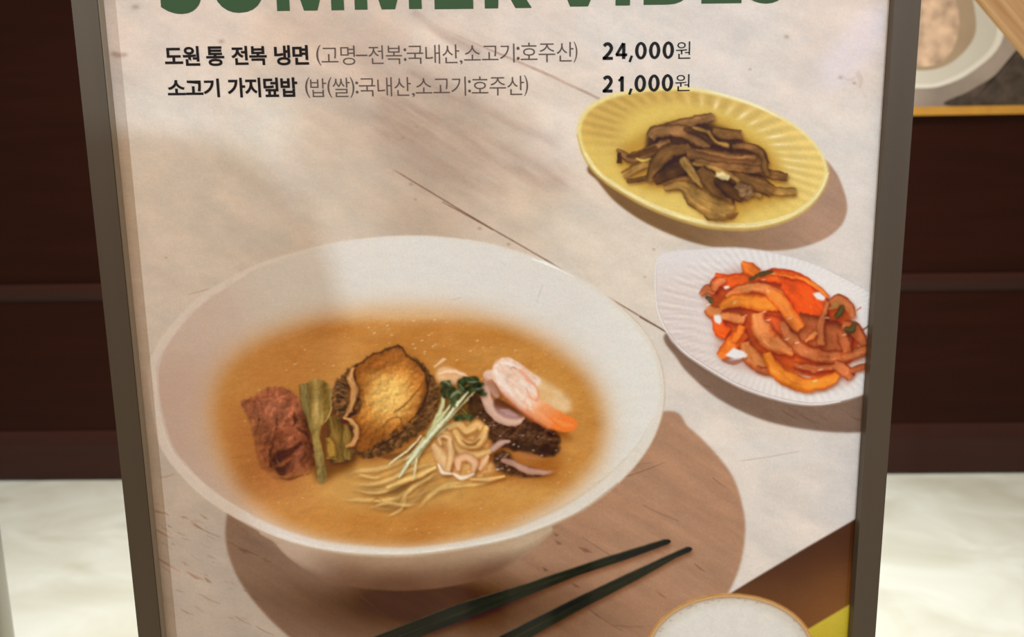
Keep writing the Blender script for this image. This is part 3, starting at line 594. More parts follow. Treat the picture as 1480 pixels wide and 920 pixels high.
    fill([(760, 538), (788, 550), (808, 562), (824, 576), (826, 592), (812, 596), (790, 586), (768, 566)], lambda x, y: mixc(C(222, 172, 116), C(240, 204, 158), .5 + .8 * fbm(x / 12, y / 10, 131)), 3.2, True, P_SHR, .9)
    body = [(713, 528), (720, 519), (733, 516), (745, 521), (756, 528), (767, 537), (782, 549), (776, 562), (780, 576), (796, 586), (812, 596), (828, 604), (834, 610), (833, 618), (820, 624), (804, 622), (788, 617), (766, 604), (744, 587), (724, 568), (712, 549), (702, 550), (698, 543), (703, 535), (711, 534)]
    def shc(x, y):
        n = rotn(x, y, 45, 16, 5, 141, 3); u = (x - 712) * .78 + (y - 520) * .62
        c = mixc(C(244, 216, 196), C(230, 178, 146), np.clip(.4 + .65 * n, 0, 1)); c = c * (1 + relief(x, y, 9, 143, .12, 1.5))[..., None]; c = mixc(c, C(206, 140, 104), sstep(10, -6, (y - 516) - (x - 740) * .72 + 8) * .6)
        c = mixc(c, C(240, 152, 96), sstep(66, 105, u + 10 * n)); c = mixc(c, C(238, 122, 54), sstep(104, 136, u + 5 * n))
        c = mixc(c, C(196, 104, 70), sstep(.0, 14., (y - 545) - (x - 712) * .80 - 2) * .6)
        return c * (1 + .03 * fbm(x / 2, y / 2, 7, 2))[..., None]
    fill(body, shc, .9, True, P_SHR)
    for p, w, c, al in [([(742, 522), (752, 536), (764, 548), (774, 556)], [2, 4, 3, 1], (232, 150, 116), .7), ([(760, 548), (772, 556), (778, 566), (776, 578), (766, 572), (760, 560)], [2, 2, 3, 3, 2, 1], (226, 140, 104), .75), ([(724, 524), (738, 526), (752, 532)], [2, 5, 2], (255, 240, 228), .6), ([(716, 534), (724, 550), (738, 566)], [3, 10, 4], (250, 230, 218), .6),
                        ([(738, 532), (742, 530), (746, 533)], [1.4, 1.8, 1.2], (150, 84, 64), .7), ([(744, 560), (756, 576), (768, 586)], [2, 7, 3], (250, 226, 208), .45), ([(712, 548), (724, 567), (744, 586), (766, 603), (790, 616)], [1.4, 1.8, 2, 2.4, 2], (170, 82, 52), .6), ([(764, 570), (758, 580), (764, 590)], [1, 2, 1], (226, 150, 118), .5), ([(800, 606), (815, 612), (828, 614)], [3, 8, 3], (244, 150, 84), .5), ([(699, 549), (706, 551), (712, 548)], [1, 1.6, 1], (206, 110, 88), .8), ([(770, 590), (786, 602), (800, 612)], [2, 5, 2], (246, 160, 110), .5)]:
        ribbon(p, w, [c] * 3, sh=0, alpha=al, soft=1.1)
    ribbon([(628, 530), (640, 520), (644, 519)], [2, 5, 2], [(244, 206, 166)] * 3, sh=0, alpha=.7, soft=1.4)
    fill([(630, 540), (640, 530), (660, 534), (674, 542), (668, 552), (646, 556), (634, 552)], lambda x, y: mixc(C(216, 154, 100), C(242, 196, 150), .5 + .6 * fbm(x / 8, y / 6, 151)), 1.6, True, P_SQ)
    ribbon([(634, 540), (650, 536), (668, 540), (676, 544)], [2, 3, 4, 2], [(252, 218, 184)] * 3, sh=0, alpha=.7)
    # ---- sprouts
    st = ((140, 132, 76), (208, 202, 152), (128, 116, 62)); st2 = ((178, 152, 92), (224, 206, 160), (160, 134, 76))
    fill([(634, 560), (646, 552), (660, 556), (690, 566), (688, 600), (672, 606), (650, 600), (640, 590)], (74, 52, 30), 4, True, 0, .55)
    for p, w, c in [([(608, 630), (592, 648), (576, 660), (562, 671)], [3, 4, 4, 2.5], st2), ([(612, 632), (600, 650), (586, 664)], [2, 3, 2], st2), ([(642, 560), (640, 582), (632, 604), (616, 632)], [4, 7, 8, 5], st), ([(652, 584), (638, 602), (622, 624), (606, 648)], [3, 6, 7, 4], st), ([(658, 612), (644, 618), (630, 630)], [1.5, 3, 3], st),
                    ([(686, 566), (668, 584), (650, 604), (630, 624), (612, 648), (596, 670)], [3, 4, 4, 5, 5, 4], st), ([(676, 566), (662, 582), (648, 600), (628, 622), (606, 648), (590, 668), (577, 689)], [4, 6, 6, 8, 8, 6, 3], ((162, 156, 98), (230, 226, 188), (150, 136, 80))), ([(602, 662), (600, 676), (598, 690)], [3, 4, 3], st2), ([(668, 590), (676, 600), (680, 602)], [2, 3, 2], ((76, 84, 42), (112, 118, 66), (60, 66, 34)))]:
        ribbon(p, w, c, P_SPR, sh=.4, shoff=(2, 2), streak=.15, seed=int(p[0][0]))
    rs2 = np.random.RandomState(12)
    gl = [(645, 556, 8, 7), (641, 566, 5, 8), (654, 570, 9, 8), (657, 580, 8, 7), (652, 562, 7, 5), (667, 556, 7, 9), (672, 550, 7, 6), (683, 549, 9, 6), (690, 556, 9, 7), (682, 560, 9, 6), (675, 564, 7, 5), (694, 566, 7, 6), (699, 569, 5, 4), (668, 565, 6, 5), (666, 603, 12, 5), (678, 603, 6, 6), (660, 572, 6, 6)]
    for i, (x0, y0, rx, ry) in enumerate(gl):
        th = np.linspace(0, 2 * np.pi, 9, endpoint=False); rr = rs2.uniform(.75, 1.2, 9); a0 = rs2.uniform(-.5, .5)
        P = np.stack([x0 + rx * rr * np.cos(th + a0), y0 + ry * rr * np.sin(th + a0)], 1)
        dark(P, .35, 2, (1, 2)); g = rs2.uniform(.75, 1.25)
        fill(P, lambda x, y: mixc(C(38, 44, 26), C(92, 98, 62), np.clip(.45 + .8 * fbm(x / 5, y / 4, 160 + i), 0, 1)) * (g + relief(x, y, 6, 170 + i, .8, 1.2))[..., None], .8, True, P_SPR)
    for p, w in [([(650, 574), (660, 566), (666, 568)], [2, 5, 2]), ([(676, 552), (684, 551), (690, 550)], [1, 3, 1]), ([(682, 564), (690, 562), (696, 560)], [1, 2.5, 1]), ([(644, 552), (650, 556)], [1.5, 2]), ([(664, 556), (670, 562)], [1, 2])]:
        ribbon(p, w, [(150, 160, 120)] * 3, sh=0, alpha=.65, soft=1)
    ribbon([(676, 566), (668, 576), (660, 585)], [3, 4.5, 5], ((162, 156, 98), (226, 222, 182), (150, 136, 80)), P_SPR, sh=.3)

def paint_yellow_plate():
    out = [(834, 194), (838, 170), (854, 151), (891, 134), (948, 126), (1004, 127), (1061, 140), (1104, 155), (1146, 178), (1177, 205), (1194, 233), (1197, 256), (1184, 284), (1160, 307), (1126, 323), (1084, 331), (1036, 330), (990, 320), (942, 302), (899, 279), (863, 253), (843, 225)]
    O = np.array(out, float); cen = np.array([1016., 225.])
    fill(out, lambda x, y: mixc(C(238, 218, 150), C(220, 186, 100), sstep(230, 330, y) * .6 + sstep(960, 850, x) * .25) * (1 + .02 * fbm(x / 5, y / 5, 4))[..., None], 1.1, True, P_YP)
    ribbon(out[10:] + out[:1], [1, 3, 5, 5, 4, 2], [(196, 156, 84)] * 3, sh=0, alpha=.6, soft=1.4, wob=0)
    I = cen + (O - cen) * [[.966, .93]] + [0, -1.5]
    def inn(x, y):
        u, v = x - 1012, y - 216; c, s = np.cos(.27), np.sin(.27)
        U = (u * c + v * s) / 172; V = (-u * s + v * c) / 86
        r = np.hypot(U, V); an = np.arctan2(V, U)
        wall = sstep(.60, .80, r + .02 * np.cos(an * 2))
        fl = np.cos(an * 40 + 1.5 * np.sin(an)); 
        base = mixc(C(232, 208, 116), C(224, 194, 102), sstep(.2, .65, r))
        wc = mixc(C(204, 168, 88), C(228, 200, 120), sstep(-.9, .8, U + .35 * V))
        wc = wc * (1 + .045 * fl * sstep(.6, .8, r) + .03 * sstep(.9, 1, r))[..., None]
        up = sstep(.2, -.5, V) * sstep(-.35, .15, U)            # glossy flutes, upper right
        g = np.clip(fl, 0, 1) ** 2 * up * np.exp(-((r - .76) / .13) ** 2) * np.clip(.6 + .9 * fbm(x / 22, y / 22, 19, 2), 0, 1)
        wc = mixc(wc, C(252, 240, 204), g * .8)
        low = sstep(.1, .7, V); wc = mixc(wc, C(236, 208, 116), low * .6)
        base = base * C(.995, .965, .93); wc = wc * C(.995, .97, .95)
        return mixc(base, wc, wall * (1 - .45 * low)) * (1 + .02 * fbm(x / 9, y / 9, 6) + .016 * fbm(x / 2, y / 2, 8, 2))[..., None]
    fill(I, inn, 1.2, True)
    ribbon([(1012, 128), (1056, 140), (1100, 156), (1140, 178)], [1, 3, 3.5, 1], [(250, 238, 206)] * 3, sh=0, alpha=.7, soft=1.6, streak=.05, fade=(.2, .2))
    ribbon([(x, y - 6) for x, y in out[11:20]] + [(866, 250), (846, 222)], [2, 5, 6, 6, 5, 4], [(244, 224, 166)] * 3, sh=0, alpha=.8, soft=1.6, wob=0)
    # namul strips
    pile = [(890, 215), (920, 190), (960, 170), (1030, 165), (1075, 190), (1110, 215), (1135, 255), (1140, 280), (1080, 300), (1060, 316), (1030, 312), (990, 275), (930, 268), (895, 240)]
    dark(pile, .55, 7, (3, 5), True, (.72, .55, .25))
    fill([(940, 190), (1020, 178), (1080, 205), (1105, 250), (1075, 285), (1000, 270), (945, 255)], (74, 46, 22), 3, True, P_NAM)
    B1 = ((92, 58, 32), (150, 104, 62), (80, 48, 26)); B2 = ((74, 45, 24), (124, 84, 46), (64, 38, 20)); B3 = ((112, 76, 36), (168, 124, 64), (98, 62, 28)); B4 = ((88, 54, 30), (140, 94, 54), (74, 44, 24)); D = ((52, 31, 16), (88, 56, 30), (44, 26, 14))
    for i, (p, w, c) in enumerate([
            ([(900, 254), (925, 240), (948, 232)], [12, 14, 10], B3), ([(908, 262), (930, 258), (950, 252)], [6, 8, 6], B2), ([(1110, 275), (1130, 277), (1151, 277)], [10, 14, 12], B3), ([(1090, 246), (1115, 252), (1138, 256)], [8, 14, 12], B2),
            ([(893, 217), (912, 228), (940, 218), (962, 206)], [5, 16, 16, 14], B1), ([(895, 220), (895, 236)], [6, 7], D), ([(905, 226), (925, 222), (950, 212)], [4, 7, 6], D),
            ([(945, 190), (970, 184), (1000, 176), (1027, 170)], [14, 18, 16, 14], B1), ([(1030, 190), (1050, 194), (1072, 195)], [12, 16, 14], B2), ([(940, 200), (950, 190), (985, 190), (1010, 202), (1025, 214)], [14, 20, 20, 20, 12], B1),
            ([(990, 188), (1010, 190), (1025, 202), (1052, 212)], [6, 14, 10, 8], D), ([(1000, 184), (1022, 190), (1034, 204), (1054, 210)], [4, 5, 5, 7], B3), ([(1058, 212), (1080, 212), (1098, 220), (1106, 238)], [8, 12, 14, 14], B2),
            ([(940, 258), (950, 235), (965, 220), (990, 214)], [14, 24, 24, 16], B2), ([(945, 262), (965, 250), (990, 238), (1000, 226)], [14, 22, 24, 16], D), ([(958, 268), (985, 262), (1005, 262)], [10, 18, 14], B2),
            ([(1002, 222), (1030, 226), (1065, 232), (1098, 234)], [18, 22, 24, 18], B4), ([(1006, 216), (1036, 224), (1066, 227), (1092, 228)], [3, 5, 6, 5], ((110, 70, 40), (158, 108, 64), (100, 62, 36))), ([(1004, 232), (1040, 240), (1070, 244), (1104, 244)], [8, 14, 14, 10], B4), ([(1100, 222), (1104, 236), (1108, 250)], [8, 9, 8], B2),
            ([(1040, 250), (1070, 258), (1098, 268), (1116, 276)], [10, 20, 26, 18], B2), ([(1000, 236), (1030, 242), (1060, 256), (1082, 276), (1100, 284)], [6, 7, 8, 9, 9], B3), ([(990, 234), (1000, 250), (1014, 268)], [16, 14, 8], ((110, 78, 36), (166, 124, 66), (100, 66, 32))),
            ([(1012, 244), (1028, 262), (1040, 280), (1052, 300)], [14, 34, 34, 24], B2), ([(960, 272), (985, 268), (1005, 284), (1030, 300), (1060, 306)], [8, 16, 30, 36, 24], B3), ([(1040, 262), (1056, 276), (1070, 286)], [16, 22, 12], D), ([(1064, 266), (1076, 274), (1086, 284)], [10, 22, 18], ((90, 58, 34), (140, 100, 66), (80, 50, 30)))]):
        ribbon(p, w, c, P_NAM, sh=.5, seed=200 + i * 7, streak=.22, gloss=.16, soft=.9, flat=(i % 3 != 1), prof=.5)
    ribbon([(1034, 251), (1044, 254), (1054, 258)], [8, 10, 7], ((206, 176, 110), (236, 210, 150), (190, 156, 96)), P_NAM, sh=.5, flat=True, streak=.05)
    ribbon([(1050, 312), (1060, 312), (1066, 308)], [4, 8, 3], [(110, 64, 36)] * 3, sh=0, alpha=.7, soft=1.5)
    ribbon([(920, 228), (928, 232), (940, 229)], [2, 4, 2], [(238, 206, 96)] * 3, sh=0, alpha=.8)
    for k in range(14):
        rsx = np.random.RandomState(300 + k); x0, y0 = rsx.uniform(1066, 1086), rsx.uniform(264, 284)
        ribbon([(x0, y0), (x0 + 2, y0 - 1)], rsx.uniform(1.2, 2.2), [(196, 160, 116)] * 3, sh=0, alpha=.5, soft=.8)

def paint_white_plate():
    out = [(948, 384), (952, 369), (966, 363), (1012, 359), (1070, 358), (1128, 367), (1179, 382), (1221, 402), (1258, 422), (1300, 452), (1310, 500), (1290, 545), (1255, 567), (1214, 580), (1179, 584), (1145, 581), (1105, 571), (1065, 556), (1020, 530), (986, 506), (964, 479), (950, 445), (946, 411)]
    def pc(x, y):
        u, v = x - 1130, y - 466; an = np.arctan2(v * 1.45, u); r = np.hypot(u / 185, v / 118)
        c = mixc(C(226, 210, 204), C(240, 232, 228), sstep(980, 1200, x)); c = mixc(c, C(232, 226, 226), sstep(420, 370, y) * .7)
        f1 = np.sin(an * 92 + 2 * fbm(x / 30, y / 30, 3)) * sstep(.62, .78, r) * sstep(1.06, .96, r)
        f2 = np.sin((y - 380 - (x - 950) * .18) / 2.1 + 2 * fbm(x / 40, y / 30, 5)) * sstep(1090, 985, x) * sstep(1.1, .9, r)
        c = c * (1 + .022 * f1 + .026 * f2 + .014 * fbm(x / 3, y / 3, 6))[..., None]
        c = mixc(c, C(206, 178, 166), sstep(.72, 1., r) * sstep(470, 540, y) * sstep(1130, 1010, x) * .45)
        return c * C(.985, .972, .955)
    fill(out, pc, 1.0, True, P_WP)
    ribbon(out[13:22] + [(947, 400), (950, 374)], [2, 5, 6, 6, 6, 6, 5, 4, 3, 3, 2], ((186, 164, 154), (236, 226, 220), (214, 200, 192)), 0, sh=0, alpha=.85, soft=1, streak=.06)
    ribbon([(x, y + 2.4) for x, y in out[12:21]], [1, 2, 2.4, 2.4, 2, 1], [(160, 128, 112)] * 3, sh=0, alpha=.6, soft=.9)
    ribbon(out[1:9], [1, 2, 2, 2], [(206, 194, 188)] * 3, sh=0, alpha=.55, soft=1)
    # kimchi
    pile = [(1015, 420), (1030, 396), (1072, 378), (1110, 390), (1150, 394), (1195, 428), (1226, 430), (1240, 470), (1262, 505), (1235, 530), (1226, 548), (1185, 558), (1140, 545), (1100, 535), (1050, 520), (1034, 500), (1030, 470)]
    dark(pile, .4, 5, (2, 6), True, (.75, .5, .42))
    fill([(1030, 410), (1075, 396), (1130, 396), (1190, 430), (1225, 450), (1240, 505), (1215, 535), (1180, 545), (1120, 528), (1066, 508), (1036, 470)], lambda x, y: mixc(C(168, 60, 24), C(196, 84, 36), .5 + .6 * fbm(x / 9, y / 9, 5)), 1.6, True, P_KIM)
    O1 = ((200, 76, 24), (240, 122, 46), (186, 66, 22)); O2 = ((206, 66, 22), (232, 94, 36), (180, 50, 18)); O3 = ((176, 78, 36), (222, 132, 74), (150, 58, 28)); O4 = ((160, 68, 36), (202, 112, 66), (134, 52, 28)); O5 = ((204, 92, 28), (240, 136, 50), (190, 78, 24)); O6 = ((142, 60, 34), (188, 98, 58), (122, 48, 28))
    for i, (p, w, c, sp) in enumerate([
            ([(1032, 400), (1050, 406), (1075, 402), (1098, 398)], [14, 20, 18, 12], O2, .2), ([(1072, 378), (1082, 388), (1096, 396)], [4, 20, 16], O1, .1), ([(1012, 426), (1022, 418), (1034, 420)], [5, 14, 14], O4, .5), ([(1030, 418), (1036, 408), (1048, 404)], [14, 16, 10], O4, .5),
            ([(1090, 402), (1120, 398), (1150, 404), (1172, 416), (1196, 430)], [10, 22, 22, 16, 8], O2, 0), ([(1130, 410), (1152, 420), (1172, 440), (1190, 462)], [20, 46, 50, 16], ((222, 72, 22), (234, 84, 30), (204, 60, 20)), 0), ([(1120, 396), (1156, 402), (1180, 414), (1198, 430)], [3, 6, 7, 5], O1, 0),
            ([(1150, 470), (1180, 480), (1210, 490), (1226, 500)], [40, 50, 46, 26], O6, .4), ([(1100, 462), (1120, 466), (1138, 480)], [16, 22, 16], ((176, 62, 28), (206, 84, 42), (160, 50, 24)), .2), ([(1200, 440), (1212, 432), (1226, 442), (1234, 458)], [10, 16, 14, 8], O4, .3), ([(1218, 470), (1234, 476), (1250, 498)], [16, 22, 14], O6, .5),
            ([(1022, 444), (1030, 450), (1042, 448)], [14, 20, 14], O3, .5), ([(1036, 456), (1042, 476), (1052, 482)], [14, 22, 18], O2, .3), ([(1050, 430), (1075, 416), (1100, 416), (1124, 426), (1138, 446)], [12, 16, 16, 18, 14], O3, .3), ([(1040, 444), (1064, 434), (1094, 438), (1124, 440)], [12, 20, 24, 18], O5, .1), ([(1040, 456), (1060, 458), (1076, 462)], [10, 16, 14], O3, .5),
            ([(1076, 480), (1062, 492), (1050, 506), (1040, 516)], [16, 24, 22, 14], O1, .1), ([(1074, 470), (1066, 484), (1060, 494)], [10, 14, 10], O1, .2), ([(1112, 422), (1130, 438), (1144, 458), (1158, 474)], [16, 20, 20, 18], ((216, 92, 34), (246, 134, 58), (208, 84, 30)), .1),
            ([(1196, 436), (1192, 452), (1186, 470), (1186, 498)], [8, 8, 12, 14], O4, .3), ([(1164, 494), (1172, 486), (1180, 480)], [5, 9, 7], O3, .4), ([(1076, 494), (1084, 512), (1100, 526), (1118, 530)], [16, 28, 24, 14], O3, .5), ([(1094, 452), (1100, 474), (1118, 494), (1148, 508)], [18, 30, 30, 16], O3, .6), ([(1130, 466), (1142, 486), (1162, 506), (1200, 516), (1236, 510), (1262, 502)], [10, 20, 22, 18, 18, 12], O4, .6),
            ([(1216, 480), (1222, 498), (1224, 508)], [16, 18, 14], O6, .3), ([(1092, 532), (1108, 536), (1130, 534)], [8, 12, 8], O6, .4), ([(1108, 510), (1120, 532), (1142, 548), (1172, 556), (1200, 548), (1212, 538)], [12, 22, 24, 20, 18, 8], O5, .15), ([(1146, 526), (1176, 532), (1206, 530)], [6, 14, 8], O6, .4), ([(1206, 526), (1222, 536), (1230, 546)], [14, 20, 12], O4, .4), ([(1228, 536), (1246, 530), (1264, 526)], [8, 9, 6], O6, .3)]):
        ribbon(p, w, c, P_KIM, sh=.68, seed=400 + i * 5, streak=.09, gloss=.3, soft=.9, spots=sp, flat=True, tint=(.6, .3, .18), prof=.45)
    for p, w in [([(1084, 404), (1100, 396), (1116, 392)], [4, 7, 4]), ([(1208, 456), (1214, 450), (1218, 442)], [7, 10, 6]), ([(1222, 476), (1230, 476), (1236, 468)], [6, 11, 6]), ([(1022, 430), (1028, 434)], [6, 8])]:
        ribbon(p, w, ((56, 46, 24), (92, 78, 42), (50, 38, 20)), P_KIM, sh=.3, gloss=.5)
    ribbon([(1200, 446), (1208, 440), (1212, 436)], [4, 8, 5], [(176, 130, 74)] * 3, sh=0, alpha=.8)
    for P in ([(1046, 414), (1052, 412), (1055, 415), (1049, 418)], [(1174, 424), (1184, 422), (1193, 429), (1191, 435), (1180, 431)], [(1031, 456), (1040, 454), (1044, 464), (1040, 469), (1033, 464)], [(1048, 514), (1060, 502), (1076, 508), (1080, 516), (1062, 518)]):
        fill(P, (238, 228, 222), .9, False, P_WP)
    ribbon([(1044, 520), (1060, 524), (1080, 518)], [3, 7, 3], [(150, 82, 60)] * 3, sh=0, alpha=.7, soft=1.5)
    ribbon([(1236, 450), (1244, 444)], [1, 2], [(190, 90, 50)] * 3, sh=0); ribbon([(1248, 476), (1262, 466)], [3, 2], [(120, 66, 42)] * 3, sh=0, alpha=.8)
    for (x0, y0) in [(1062, 437), (1104, 404), (1118, 395), (1196, 459), (1142, 460), (1138, 490), (1104, 450), (1076, 456), (1178, 550), (1186, 535), (1024, 440), (1220, 484), (1110, 462), (1152, 496)]:
        ribbon([(x0 - 3, y0 + 1), (x0 + 3, y0 - 1)], [1, 2.2, 1], [(255, 226, 196)] * 3, sh=0, alpha=.7, soft=.9)

def paint_all():
    paint_wood(); paint_shadows(); paint_corner(); paint_bowl(); paint_contents(); paint_chopsticks(); paint_cup(); paint_yellow_plate(); paint_white_plate()
    soften([P_KIM], 1.3, 8, .6, .26); soften([P_NAM], 1.3, 9, .75, .34, 620, 20); soften([P_BEEF], 1.8, 7, .6, .3, 640, 20); soften([P_SCAL], 1.4, 9, .7, .18, 650); soften([P_ABAL], 1.5, 7, .6, .12, 660); soften([P_NOOD], .7, 14, .8, .10, 670, 18); soften([P_SHR, P_SQ], 1.0, 10, .8, .06, 680); soften([P_MUSH, P_SPR], 1.2, 7, .6, .15, 690)
    IMG[:] *= (1 + .030 * fbm(XX / 1.7, YY / 1.25, 501, 2) + .012 * fbm(XX / 9, YY / 2.2, 505, 3))[..., None]
    IMG[:] += (2.2 * fbm(XX / 6, YY / 6, 511, 3))[..., None] * C(1, -.3, -1)
# ---------------------------------------------------------------- the place
FLOOR_L, FLOOR_R = on_z(60., 692.), on_z(1400., 685.5)
WALL_Y = float((FLOOR_L[1] + FLOOR_R[1]) / 2)
def wz(py, px=700.): return float(on_y(np.array(px), np.array(py), WALL_Y)[2])
M_wall = mat('dark_stained_wood', (38, 12, 4), .42, .12, 0, (3.0, .15, (.6, 1, 6)))
M_rail = mat('dark_moulding_wood', (48, 20, 12), .34, .25, 0, (4.0, .12, (.5, 1, 4)))
def marble():
    m = mat('pale_marble', (226, 222, 204), .28, .5); nt = m.node_tree; N = nt.nodes; L = nt.links; b = N['Principled BSDF']
    tc = N.new('ShaderNodeTexCoord'); mp = N.new('ShaderNodeMapping'); mp.inputs['Rotation'].default_value = (0, 0, .8); mp.inputs['Scale'].default_value = (1, 1.7, 1); L.new(tc.outputs['Object'], mp.inputs[0])
    n = N.new('ShaderNodeTexNoise'); n.inputs['Scale'].default_value = 2.2; n.inputs['Detail'].default_value = 7; n.inputs['Distortion'].default_value = .9; L.new(mp.outputs[0], n.inputs['Vector'])
    r = N.new('ShaderNodeValToRGB'); e = r.color_ramp.elements; L.new(n.outputs['Fac'], r.inputs[0])
    e[0].position = .28; e[0].color = tuple(lin((202, 194, 172))) + (1,); e[1].position = .62; e[1].color = tuple(lin((228, 225, 209))) + (1,)
    k = e.new(.46); k.color = tuple(lin((217, 212, 193))) + (1,)
    L.new(r.outputs[0], b.inputs['Base Color']); return m
bm = bmesh.new(); boxm(bm, -8, 8, -5.5, WALL_Y + .1, -.06, 0); tag(bm_obj('floor', bm, marble()), 'pale veined marble floor', kind='structure')
# panelled dark wall: face, moulding rail, base rail
bm = bmesh.new(); boxm(bm, -8, 8, WALL_Y + .015, WALL_Y + .2, 0, 2.9); tag(bm_obj('wall_back', bm, M_wall), 'dark brown panelled wall', kind='structure')
def moulding(name, prof, label):
    """prof: (y offset toward the room, z)"""
    bm = bmesh.new(); n = len(prof)
    A = [bm.verts.new((-8, WALL_Y + .02 - y, z)) for y, z in prof]; B = [bm.verts.new((8, WALL_Y + .02 - y, z)) for y, z in prof]
    for i in range(n - 1): bm.faces.new((A[i], A[i + 1], B[i + 1], B[i]))
    bm.faces.new(A); bm.faces.new(B[::-1]); bm.faces.new((A[-1], A[0], B[0], B[-1]))
    tag(bm_obj(name, bm, M_rail, None, False), label, kind='structure')
def arc(y0, z0, y1, z1, bulge, n=6):
    return [(y0 + (y1 - y0) * t + bulge * math.sin(math.pi * t), z0 + (z1 - z0) * t) for t in np.linspace(0, 1, n)]
zt, zb = wz(403), wz(428); moulding('trim_1', [(0, zb)] + arc(.012, zb, .030, zt, .012) + [(0, zt)], 'dark moulding rail across the wall')
zt, zb = wz(618), .012; z2 = wz(648)
moulding('baseboard_back', [(0, zb), (.030, zb), (.030, z2)] + arc(.030, z2, .012, zt, .010) + [(0, zt)], 'dark baseboard at the foot of the wall')

# ---------------------------------------------------------------- sign stand
G = 0.0085                                   # print lies this far behind the frame's front
M_frame = mat('grey_anodised_metal', (84, 70, 55), .45, .35, .3, (60, .06, (1, 1, .05)))
HW, FW = 0.32, 0.0198
ZT = float(on_y(np.array(720.), np.array(-176.), 0)[2]); ZB = float(on_y(np.array(720.), np.array(1125.), 0)[2])
stand = tag(empty('sign_stand', (0, 0.03, 0)), 'poster stand with a grey metal frame and a noodle bowl poster', 'poster stand')
for nm, outline in (('left', [(-HW, ZB), (-HW, ZT), (-HW + FW, ZT - FW), (-HW + FW, ZB + FW)]), ('right', [(HW, ZT), (HW, ZB), (HW - FW, ZB + FW), (HW - FW, ZT - FW)]),
                    ('top', [(-HW, ZT), (HW, ZT), (HW - FW, ZT - FW), (-HW + FW, ZT - FW)]), ('bottom', [(HW, ZB), (-HW, ZB), (-HW + FW, ZB + FW), (HW - FW, ZB + FW)])):
    bm = bmesh.new(); prism(bm, outline, 0.0, 0.032); bm_obj('frame_rail', bm, M_frame, stand, bevel=.0008)
M_lit_side = mat('lit_inner_side', (150, 138, 122), .5, .4)  # paler than the frame: light on the left inner wall put into colour
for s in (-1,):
    bm = bmesh.new(); xi = s * (HW - FW); boxm(bm, min(xi, xi - s * .0009), max(xi, xi - s * .0009), .0012, G - .0004, ZB + FW + .001, ZT - FW - .001); bm_obj('rail_lit_side', bm, M_lit_side, stand)
bm = bmesh.new(); boxm(bm, -HW + .004, HW - .004, G + .0006, .030, ZB + .004, ZT - .004); bm_obj('backing_board', bm, mat('grey_board', (120, 116, 110), .7), stand)
for s in (-1, 1):
    bm = bmesh.new(); boxm(bm, s * .25 - .014, s * .25 + .014, .034, .058, .02, ZT - .05); bm_obj('leg', bm, M_frame, stand, bevel=.002)
    bm = bmesh.new(); boxm(bm, s * .25 - .025, s * .25 + .025, -.20, .28, 0, .022); bm_obj('foot', bm, M_frame, stand, bevel=.004)

# ---- the printed sheet: one flat sheet, its picture carried as pigment colours on a fine mesh
def print_mat():
    m = bpy.data.materials.new('printed_paper'); m.use_nodes = True; nt = m.node_tree; N = nt.nodes; L = nt.links; b = N['Principled BSDF']
    at = N.new('ShaderNodeAttribute'); at.attribute_name = 'pigment'
    tc = N.new('ShaderNodeTexCoord'); n = N.new('ShaderNodeTexNoise'); n.inputs['Scale'].default_value = 700; n.inputs['Detail'].default_value = 2; L.new(tc.outputs['Object'], n.inputs['Vector'])
    mr = N.new('ShaderNodeMapRange'); mr.inputs['To Min'].default_value = .95; mr.inputs['To Max'].default_value = 1.05; L.new(n.outputs['Fac'], mr.inputs['Value'])
    mx = N.new('ShaderNodeMix'); mx.data_type = 'RGBA'; mx.blend_type = 'MULTIPLY'; mx.inputs['Factor'].default_value = 1
    L.new(at.outputs['Color'], mx.inputs['A']); L.new(mr.outputs[0], mx.inputs['B']); L.new(mx.outputs['Result'], b.inputs['Base Color'])
    b.inputs['Roughness'].default_value = .5; b.inputs['Specular IOR Level'].default_value = .12; b.inputs['Coat Weight'].default_value = .5; b.inputs['Coat Roughness'].default_value = .07
    return m
M_print = print_mat()
paint_all()
GAIN = 1.0
PIG = (lin(np.clip(IMG, 0, 255)) * GAIN).astype(np.float32)
PIG = np.clip((PIG - .013) * 1.02, .002, .93)
xs = np.arange(112.0, 1330.0, 1.22)
ys = np.r_[np.arange(-190.0, -12, 4.0), np.arange(-10.0, 930, 1.22), np.arange(932.0, 1142, 4.0)]
GX, GY = np.meshgrid(xs, ys)
W3 = on_y(GX, GY, G); W3[..., 1] = G
def sample(gx, gy):
    fx = np.clip(gx - PX0 - .5, 0, PW - 1.001); fy = np.clip(gy - PY0 - .5, 0, PH - 1.001); i = fx.astype(int); j = fy.astype(int); u = (fx - i)[..., None]; v = (fy - j)[..., None]
    return (PIG[j, i] * (1 - u) + PIG[j, i + 1] * u) * (1 - v) + (PIG[j + 1, i] * (1 - u) + PIG[j + 1, i + 1] * u) * v
COLS = sample(GX, GY)
cxm, cym = (GX[:-1, :-1] + GX[1:, 1:]) / 2, (GY[:-1, :-1] + GY[1:, 1:]) / 2
CL = LAB[np.clip((cym - PY0).astype(int), 0, PH - 1), np.clip((cxm - PX0).astype(int), 0, PW - 1)]
inside = (W3[..., 0] > -HW + .005) & (W3[..., 0] < HW - .005) & (W3[..., 2] > ZB + .005) & (W3[..., 2] < ZT - .005)
cell_in = inside[:-1, :-1] & inside[1:, 1:] & inside[:-1, 1:] & inside[1:, :-1]
VID = np.arange(GX.size).reshape(GX.shape)
